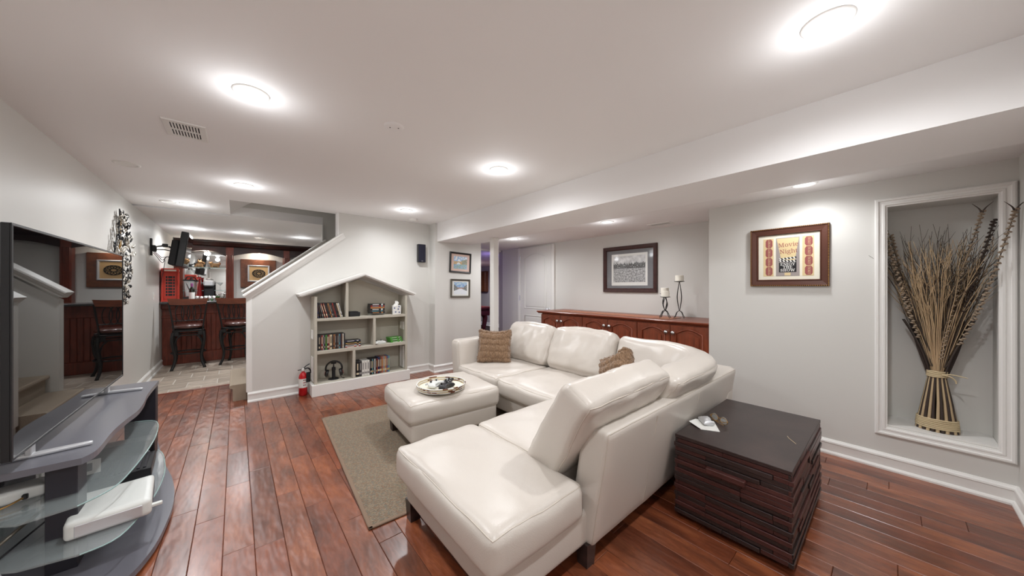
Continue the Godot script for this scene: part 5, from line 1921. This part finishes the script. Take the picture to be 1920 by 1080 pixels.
func puck_light(label: String, at: Vector3) -> void:
	var t := thing("puck_light", label, "light", at, 0.0, "puck lights of the back bar")
	var g := G.new()
	g.lathe([Vector2(0.030, -0.016), Vector2(0.036, -0.014), Vector2(0.038, 0.0)], 18)
	obj("housing", g, M.white, t, Vector3.ZERO)
	g = G.new()
	g.lathe([Vector2(0, -0.014), Vector2(0.031, -0.013), Vector2(0.031, 0.0)], 18)
	obj("lamp_lens", g, M.lens, t, Vector3.ZERO)
	var l := OmniLight3D.new()
	l.name = "lamp_glow"
	l.light_energy = 0.12
	l.light_color = Color(1, 0.96, 0.9)
	l.light_size = 0.03
	l.omni_range = 8.0
	l.omni_attenuation = 2.0
	l.shadow_enabled = true
	l.position = V(0, -0.05, 0)
	t.add_child(l)


func bar_stool() -> Node3D:
	# backrest on the +z side, towards the camera
	var t := thing("bar_stool", "bar stool", "bar stool")
	var g := G.new()
	g.lathe([Vector2(0, 0.66), Vector2(0.19, 0.66), Vector2(0.205, 0.675), Vector2(0.20, 0.70), Vector2(0.16, 0.722), Vector2(0, 0.73)], 28, false)
	obj("seat", g, M.stool_leather, t, Vector3.ZERO)
	g = G.new()
	g.lathe([Vector2(0, 0.635), Vector2(0.15, 0.635), Vector2(0.15, 0.66), Vector2(0, 0.66)], 24)
	obj("swivel", g, M.black_soft, t, Vector3.ZERO)
	for k in 4:
		var turn := PI / 2 * k
		var a := Basis(Vector3.UP, turn)
		g = G.new()
		for s in [-1.0, 1.0]:
			g.xf = Transform3D(a, Vector3.ZERO)
			g.box(V(s * 0.145 - 0.035, 0.545, 0.168), V(s * 0.145 + 0.035, 0.635, 0.186), 0.004)
		g.box(V(-0.18, 0.61, 0.168), V(0.18, 0.637, 0.186), 0.004)
		g.box(V(-0.18, 0.542, 0.168), V(0.18, 0.56, 0.186), 0.004)
		obj("apron", g, M.iron, t, Vector3.ZERO)
		var d := a * V(0.1768, 0, 0.1768)
		var r := d.normalized()
		g = G.new()
		g.tube(spline([d * 1.0 + V(0, 0.60, 0), d + r * 0.015 + V(0, 0.50, 0), d * 0.99 + V(0, 0.36, 0), d * 0.86 + V(0, 0.22, 0), d * 0.92 + V(0, 0.10, 0), d * 1.08 + V(0, 0.012, 0)], 5), 0.021, 8, false, 0.9)
		g.lathe([Vector2(0, 0), Vector2(0.022, 0), Vector2(0.022, 0.012), Vector2(0, 0.014)], 10, true, d * 1.08)
		obj("leg", g, M.iron, t, Vector3.ZERO)
		g = G.new()
		for s in [-1.0, 1.0]:
			var e := a * V(s * 0.165, 0, 0.176)
			var m := a * V(s * 0.095, 0, 0.176)
			g.tube(spline([e * 0.9 + V(0, 0.30, 0), e * 0.97 + V(0, 0.40, 0), e.lerp(m, 0.4) + V(0, 0.49, 0), m + V(0, 0.548, 0)], 5), 0.011, 6)
		obj("brace", g, M.iron, t, Vector3.ZERO)
	var ring := []
	for i in 28:
		ring.append(V(cos(TAU * i / 28.0) * 0.205, 0.255, sin(TAU * i / 28.0) * 0.205))
	g = G.new()
	g.tube(ring, 0.012, 6, true)
	obj("foot_ring", g, M.iron, t, Vector3.ZERO)
	# back
	for s in [-1.0, 1.0]:
		g = G.new()
		g.tube(spline([V(s * 0.165, 0.60, 0.165), V(s * 0.178, 0.74, 0.19), V(s * 0.200, 0.92, 0.21), V(s * 0.222, 1.09, 0.235)], 5), 0.012, 6)
		obj("back_post", g, M.iron, t, Vector3.ZERO)
	var top := []
	var poly := PackedVector2Array()
	for i in 13:
		var u := lerpf(-1, 1, i / 12.0)
		poly.append(Vector2(u * 0.212, 1.055 - 0.010 * (1.0 - u * u)))
	for i in 13:
		var u := lerpf(1, -1, i / 12.0)
		poly.append(Vector2(u * 0.238, 1.155 - 0.012 * (1.0 - u * u)))
	g = G.new()
	g.prism(poly, 0.222, 0.246)
	obj("top_rail", g, M.stool_wood, t, Vector3.ZERO)
	g = G.new()
	g.tube([V(-0.178, 0.79, 0.195), V(0.178, 0.79, 0.195)], 0.009, 6)
	g.tube([V(-0.208, 1.045, 0.228), V(0.208, 1.045, 0.228)], 0.008, 6)
	obj("cross_bar", g, M.iron, t, Vector3.ZERO)
	for k in 4:
		var oval := []
		var x := -0.099 + k * 0.066
		for i in 20:
			var b := TAU * i / 20.0
			var y := 0.918 + sin(b) * 0.128
			oval.append(V(x + cos(b) * 0.048, y, 0.195 + (y - 0.79) * 0.13))
		g = G.new()
		g.tube(oval, 0.0062, 5, true)
		obj("oval_scroll", g, M.iron, t, Vector3.ZERO)
	return t


func bar_tv() -> void:
	var t := thing("wall_television", "small black television on a tilting wall arm above the phone box", "television", V(XL, 1.92, -7.35))
	var pl := put(V(-0.665, 1.925, -7.45), 0, 0, -0.13)
	var g := G.new()
	g.xf = pl
	g.box(V(-0.01, -0.27, -0.36), V(0.075, 0.27, 0.36), 0.008)
	obj("cabinet", g, M.black, t)
	g = G.new()
	g.xf = pl
	g.box(V(-0.095, -0.26, -0.30), V(-0.01, 0.13, 0.34), 0.015)
	obj("back_cover", g, M.black_soft, t)
	g = G.new()
	g.xf = pl
	g.box(V(0.074, -0.23, -0.33), V(0.078, 0.24, 0.33))
	obj("screen", g, M.screen, t)
	g = bx(V(XL, 1.80, -7.10), V(XL + 0.02, 2.05, -7.04), 0.003)
	g.box(V(XL + 0.02, 1.86, -7.12), V(XL + 0.06, 1.95, -7.02), 0.006)
	obj("wall_plate", g, M.black_soft, t)
	g = G.new()
	g.tube([V(XL + 0.04, 1.93, -7.07), V(XL + 0.14, 1.965, -7.16), V(-0.76, 1.95, -7.40)], 0.014, 6)
	g.tube([V(XL + 0.04, 1.89, -7.07), V(XL + 0.14, 1.90, -7.16), V(-0.76, 1.90, -7.40)], 0.008, 6)
	obj("arm", g, M.steel, t)
	g = G.new()
	g.box(V(XL + 0.11, 1.94, -7.19), V(XL + 0.17, 1.99, -7.13), 0.006)
	obj("joint", g, M.black, t)
	for k in 3:
		g = G.new()
		g.tube(spline([V(XL + 0.03, 1.84 + k * 0.02, -7.08), V(XL + 0.07 + k * 0.02, 1.78, -7.05), V(XL + 0.12, 1.70 + k * 0.04, -7.10), V(XL + 0.15 + 0.01 * k, 1.80, -7.2), V(-0.76, 1.76 + k * 0.03, -7.40)], 6), 0.0045, 5)
		obj("cable", g, M.black, t)
	g = G.new()
	g.tube(spline([V(XL + 0.14, 1.74, -7.15), V(XL + 0.10, 1.60, -7.35), V(XL + 0.05, 1.40, -7.55), V(XL + 0.03, 1.20, -7.66)], 6), 0.004, 5)
	obj("power_cord", g, M.black, t)


func phone_box() -> void:
	var t := thing("phone_box", "miniature red telephone box with gridded door standing on the bar", "ornament", V(-0.845, 1.088, -7.90), 0.10)
	obj("base", bx(V(-0.11, 0, -0.11), V(0.11, 0.03, 0.11), 0.004), M.phone_red, t, Vector3.ZERO)
	obj("body", bx(V(-0.09, 0.03, -0.09), V(0.09, 0.50, 0.09), 0.004), M.phone_red, t, Vector3.ZERO)
	obj("roof", bx(V(-0.105, 0.50, -0.105), V(0.105, 0.56, 0.105), 0.012), M.phone_red, t, Vector3.ZERO)
	for s in [0, 1]:
		var b := Basis(Vector3.UP, PI / 2 * s)
		var at := func(p: Vector3) -> Transform3D: return Transform3D(b, b * p)
		obj("sign", bx(V(-0.07, -0.013, 0), V(0.07, 0.013, 0.004), 0.001), M.candle, t, at.call(V(0, 0.525, 0.104)))
		var door := obj("door", bx(V(-0.074, 0.05, 0.088), V(0.074, 0.475, 0.096), 0.003), M.phone_red, t, Transform3D(b, Vector3.ZERO))
		for i in 7:
			for j in 3:
				var w := [0.010, 0.024, 0.010][j] as float
				var x := [-0.042, 0.0, 0.042][j] as float
				obj("pane", bx(V(x - w, 0.10 + i * 0.049, 0.0955), V(x + w, 0.135 + i * 0.049, 0.0972)), M.black, door, Vector3.ZERO)
	for s in [-1.0, 1.0]:
		for q in [-1.0, 1.0]:
			obj("corner_post", bx(V(s * 0.094 - 0.012, 0.03, q * 0.094 - 0.012), V(s * 0.094 + 0.012, 0.50, q * 0.094 + 0.012), 0.004), M.phone_red, t, Vector3.ZERO)


func vessel(called: String, label: String, category: String, at: Vector3, profile: Array, m: Material, group := "", part := "body") -> Node3D:
	var t := thing(called, label, category, at, 0.0, group)
	var g := G.new()
	g.lathe(profile, 20, false)
	obj(part, g, m, t, Vector3.ZERO)
	return t


func bar_wares() -> void:
	var top := 1.088
	var t := vessel("wine_bottle", "dark wine bottle with white label and purple capsule on the bar", "bottle", V(-0.60, top, -8.08), [Vector2(0, 0.001), Vector2(0.036, 0), Vector2(0.038, 0.005), Vector2(0.038, 0.19), Vector2(0.034, 0.215), Vector2(0.016, 0.245), Vector2(0.0145, 0.30), Vector2(0, 0.302)], M.bottle_dark)
	var g := G.new()
	g.lathe([Vector2(0.0385, 0.04), Vector2(0.0386, 0.05), Vector2(0.0386, 0.15), Vector2(0.0385, 0.155)], 20)
	obj("label", g, M.paper, t, Vector3.ZERO)
	g = G.new()
	g.lathe([Vector2(0.0165, 0.255), Vector2(0.0185, 0.26), Vector2(0.018, 0.312), Vector2(0.012, 0.318), Vector2(0, 0.318)], 16)
	obj("capsule", g, M.purple, t, Vector3.ZERO)
	for i in 5:
		t = vessel("shot_cup", "small silver cup on the bar, %s from the wine bottle" % COUNT[i], "cup", V(-0.53 + i * 0.055, top, -8.10 + 0.012 * (i % 2)), [Vector2(0, 0.001), Vector2(0.020, 0), Vector2(0.025, 0.088 - 0.008 * (i % 2)), Vector2(0.023, 0.088 - 0.008 * (i % 2)), Vector2(0.018, 0.006), Vector2(0, 0.006)], M.steel, "silver cups on the bar")
	# blender
	t = thing("blender", "black based blender with clear jug behind the bar", "blender", V(-0.72, 0.94, -9.2))
	obj("motor_base", bx(V(-0.09, 0, -0.09), V(0.09, 0.20, 0.09), 0.02), M.black, t, Vector3.ZERO)
	g = G.new()
	g.xf = put(Vector3.ZERO, PI / 4)
	g.lathe([Vector2(0.07, 0.21), Vector2(0.10, 0.52), Vector2(0.094, 0.52), Vector2(0.066, 0.22)], 4)
	obj("jug", g, M.clear, t, Vector3.ZERO)
	obj("lid", bx(V(-0.09, 0.52, -0.07), V(0.09, 0.55, 0.07), 0.01), M.black, t, Vector3.ZERO)
	g = G.new()
	g.tube(spline([V(-0.05, 0.55, 0.03), V(-0.03, 0.60, 0.03), V(0.03, 0.60, 0.03), V(0.05, 0.55, 0.03)], 5), 0.011, 6)
	g.tube([V(-0.04, 0.48, 0.06), V(0.02, 0.30, 0.06)], 0.008, 6)
	obj("handle", g, M.black, t, Vector3.ZERO)
	t = vessel("red_bottle", "tall red glass bottle beside the blender", "bottle", V(-0.57, 0.94, -9.22), [Vector2(0, 0.001), Vector2(0.036, 0), Vector2(0.038, 0.2), Vector2(0.030, 0.34), Vector2(0.017, 0.50), Vector2(0.020, 0.58), Vector2(0.03, 0.61), Vector2(0.026, 0.61), Vector2(0, 0.60)], M.bottle_red)
	g = G.new()
	g.lathe([Vector2(0.021, 0.57), Vector2(0.024, 0.575), Vector2(0.024, 0.585), Vector2(0.021, 0.59)], 16)
	obj("neck_ring", g, M.red, t, Vector3.ZERO)
	# coffee machine
	t = thing("coffee_maker", "black and silver coffee maker on the back counter", "coffee maker", V(-0.43, 0.94, -9.22))
	obj("base", bx(V(-0.08, 0, -0.1), V(0.08, 0.04, 0.1), 0.01), M.black, t, Vector3.ZERO)
	obj("tower", bx(V(-0.08, 0.04, -0.1), V(0.08, 0.46, -0.02), 0.015), M.black_soft, t, Vector3.ZERO)
	obj("brew_head", bx(V(-0.08, 0.42, -0.1), V(0.08, 0.54, 0.09), 0.02), M.silver, t, Vector3.ZERO)
	g = G.new()
	g.lathe([Vector2(0, 0.045), Vector2(0.05, 0.045), Vector2(0.065, 0.12), Vector2(0.045, 0.20), Vector2(0.05, 0.22), Vector2(0, 0.222)], 18, false)
	obj("carafe", g, M.clear, t, V(0, 0, 0.035))
	obj("lid_knob", bx(V(-0.04, 0.54, -0.03), V(0.04, 0.585, 0.03), 0.015), M.steel, t, Vector3.ZERO)
	var martini := [Vector2(0, 0.001), Vector2(0.034, 0), Vector2(0.034, 0.003), Vector2(0.005, 0.008), Vector2(0.0035, 0.012), Vector2(0.0035, 0.10), Vector2(0.055, 0.168), Vector2(0.053, 0.168), Vector2(0.003, 0.106), Vector2(0, 0.105)]
	var where := ["third from the pilaster on the lower glass shelf", "second from the pilaster on the lower glass shelf", "nearest the pilaster on the lower glass shelf"]
	for i in 3:
		t = vessel("martini_glass", "clear martini glass, " + where[i], "glass", V(-0.50 + i * 0.115, 1.27, -9.42 + 0.02 * i), martini, M.clear, "martini glasses", "bowl")
	t = vessel("green_dish", "shallow green dish beside the tap behind the bar", "dish", V(-0.36, 1.06, -8.44), [Vector2(0, 0.001), Vector2(0.04, 0), Vector2(0.085, 0.055), Vector2(0.082, 0.057), Vector2(0.04, 0.008), Vector2(0, 0.008)], M.green)
	t = thing("bar_tap", "small chrome tap behind the bar", "tap", V(-0.23, 1.06, -8.42))
	g = G.new()
	g.lathe([Vector2(0, 0), Vector2(0.03, 0), Vector2(0.026, 0.012), Vector2(0.013, 0.02), Vector2(0.013, 0.06), Vector2(0, 0.06)], 14)
	obj("base", g, M.steel, t, Vector3.ZERO)
	g = G.new()
	g.tube(spline([V(0, 0.05, 0), V(0, 0.13, 0), V(0.02, 0.16, 0), V(0.06, 0.15, 0), V(0.07, 0.11, 0)], 5), 0.010, 8)
	obj("spout", g, M.steel, t, Vector3.ZERO)
	for s in [-1.0, 1.0]:
		g = G.new()
		g.tube([V(s * 0.012, 0.05, 0), V(s * 0.055, 0.06, 0.02)], 0.008, 6)
		obj("lever", g, M.steel, t, Vector3.ZERO)
	for k in 2:
		figurine(["gilded sitting animal figurine on the upper glass shelf, by the wall television", "gilded crouching animal figurine on the upper glass shelf, by the fluted pilaster"][k], V(-0.60 + k * 0.25, 1.756, -9.43), k)


func figurine(label: String, at: Vector3, k: int) -> void:
	var t := thing("figurine", label, "ornament", at, 0.4, "gilded figurines on the glass shelf")
	var nz := wrinkle(50 + k, 30.0)
	var rough := func(c: Vector3) -> Callable:
		return func(p: Vector3) -> Vector3: return p + c + Vector3.ONE * nz.get_noise_3dv(p + c) * 0.012
	var g := G.new()
	if k == 0:
		g.cushion(V(0.09, 0.09, 0.07), 0.035, Vector3.ZERO, 10, rough.call(V(0, 0.045, 0)))
		g.cushion(V(0.07, 0.06, 0.06), 0.028, Vector3.ZERO, 10, rough.call(V(0.015, 0.115, 0.01)))
	else:
		g.cushion(V(0.15, 0.075, 0.07), 0.035, Vector3.ZERO, 10, rough.call(V(0, 0.055, 0)))
		g.cushion(V(0.06, 0.06, 0.06), 0.028, Vector3.ZERO, 10, rough.call(V(-0.07, 0.085, 0.01)))
	obj("body", g, M.gilt, t, Vector3.ZERO)
	var hx := 0.015 if k == 0 else -0.07
	var hy := 0.145 if k == 0 else 0.115
	for s in [-1.0, 1.0]:
		g = G.new()
		g.tube([V(hx + s * 0.018, hy - 0.01, 0.005), V(hx + s * 0.026, hy + 0.02, 0)], 0.010, 6, false, 0.2)
		obj("ear", g, M.gilt, t, Vector3.ZERO)
	for p in [[-0.045, 0.02], [0.045, 0.02], [-0.045, -0.02], [0.045, -0.02]]:
		g = G.new()
		g.tube([V(p[0], 0.05, p[1]), V(p[0] * 1.15, 0.004, p[1] * 1.3)], 0.013, 6)
		obj("leg", g, M.gilt, t, Vector3.ZERO)
	g = G.new()
	g.tube(spline([V(0.05, 0.06, 0), V(0.09, 0.08, -0.01), V(0.09, 0.11, 0.0), V(0.065, 0.105, 0.01)], 5), 0.008, 6)
	obj("tail", g, M.gilt, t, Vector3.ZERO)


func pool_room() -> void:
	struct("ceiling_pool_room", bx(V(3.1, 2.075, -12.1), V(6.9, 2.2, -5.35)), M.soffit)
	struct("wall_pool_far", bx(V(6.7, 0, -12.1), V(6.85, 2.1, -5.2)), M.pool_wall)
	struct("wall_pool_end", bx(V(3.1, 0, -12.1), V(6.85, 2.1, -11.95)), M.pool_wall)
	struct("wall_pool_near", bx(V(XC, 0, -5.41), V(6.85, 2.11, -5.29)), M.pool_wall)
	struct("wall_pool_side", bx(V(3.22, 0, -12.1), V(3.30, 2.2, -4.75)), M.pool_wall)
	baseboard("pool_far", Vector2(6.7, -11.9), Vector2(6.7, -5.45), Vector2(-1, 0))
	var t := thing("led_strip", "violet glowing light strip along the pool room ceiling", "light strip", V(5.0, 2.04, -5.45), PI / 2)
	obj("glow_tube", bx(V(-0.02, -0.012, -0.8), V(0.02, 0.012, 0.8), 0.005), M.violet, t, Vector3.ZERO)
	obj("channel", bx(V(-0.04, -0.012, -0.8), V(-0.02, 0.035, 0.8)), M.white, t, Vector3.ZERO)
	for k in 3:
		var l := OmniLight3D.new()
		l.name = numbered("strip_glow", t)
		l.light_energy = 0.28
		l.light_color = Color(0.68, 0.6, 1.0)
		l.light_size = 0.05
		l.omni_range = 12.0
		l.omni_attenuation = 2.0
		l.shadow_enabled = true
		l.position = V(0.09, -0.02, -0.5 + k * 0.5)
		t.add_child(l)
	recessed(V(5.2, 2.075, -8.2), "round recessed ceiling light in the pool room beyond the passage", true, LAMP * 2.0)
	# pool table, seen through the passage
	t = thing("pool_table", "red mahogany pool table with curved legs in the room beyond the passage", "pool table", V(5.1, 0, -8.7))
	obj("cabinet", bx(V(4.60, 0.52, -9.7), V(5.66, 0.70, -7.62), 0.02), M.table_wood, t)
	var g := bx(V(4.52, 0.70, -9.78), V(5.74, 0.775, -9.62), 0.012)
	g.box(V(4.52, 0.70, -7.70), V(5.74, 0.775, -7.54), 0.012)
	g.box(V(4.52, 0.70, -9.78), V(4.68, 0.775, -7.54), 0.012)
	g.box(V(5.58, 0.70, -9.78), V(5.74, 0.775, -7.54), 0.012)
	obj("rail", g, M.table_wood, t)
	obj("cloth", bx(V(4.66, 0.70, -9.64), V(5.60, 0.745, -7.68)), M.cloth_red, t)
	for x in [4.72, 5.54]:
		for z in [-9.5, -7.76]:
			g = G.new()
			g.tube(spline([V(x, 0.54, z), V(x + 0.03 * signf(x - 5), 0.44, z), V(x + 0.01 * signf(x - 5), 0.30, z), V(x - 0.02 * signf(x - 5), 0.16, z), V(x, 0.06, z), V(x + 0.02 * signf(x - 5), 0.0, z)], 5), 0.085, 10, false, 0.55)
			obj("leg", g, M.table_wood, t)
	t = thing("wall_cabinet", "small walnut dart cabinet hanging on the pool room wall", "cabinet", V(6.64, 1.55, -9.45))
	obj("body", bx(V(-0.06, -0.36, -0.32), V(0.058, 0.36, 0.32), 0.006), M.walnut, t, Vector3.ZERO)
	for s in [-1.0, 1.0]:
		obj("door", bx(V(-0.085, -0.34, s * 0.155 - 0.148), V(-0.06, 0.34, s * 0.155 + 0.148), 0.008), M.walnut, t, Vector3.ZERO)
	t = thing("cue_stick", "pale wooden cue leaning beside the pool table", "cue", V(4.62, 0, -7.3))
	g = G.new()
	g.tube([V(4.60, 0.002, -7.38), V(4.605, 0.8, -7.42), V(4.61, 1.32, -7.45)], 0.014, 8, false, 0.5)
	obj("shaft", g, M.cue, t)
	g = G.new()
	g.tube([V(4.5995, 0.001, -7.379), V(4.6015, 0.35, -7.397)], 0.0155, 8)
	obj("butt", g, M.mahogany, t)
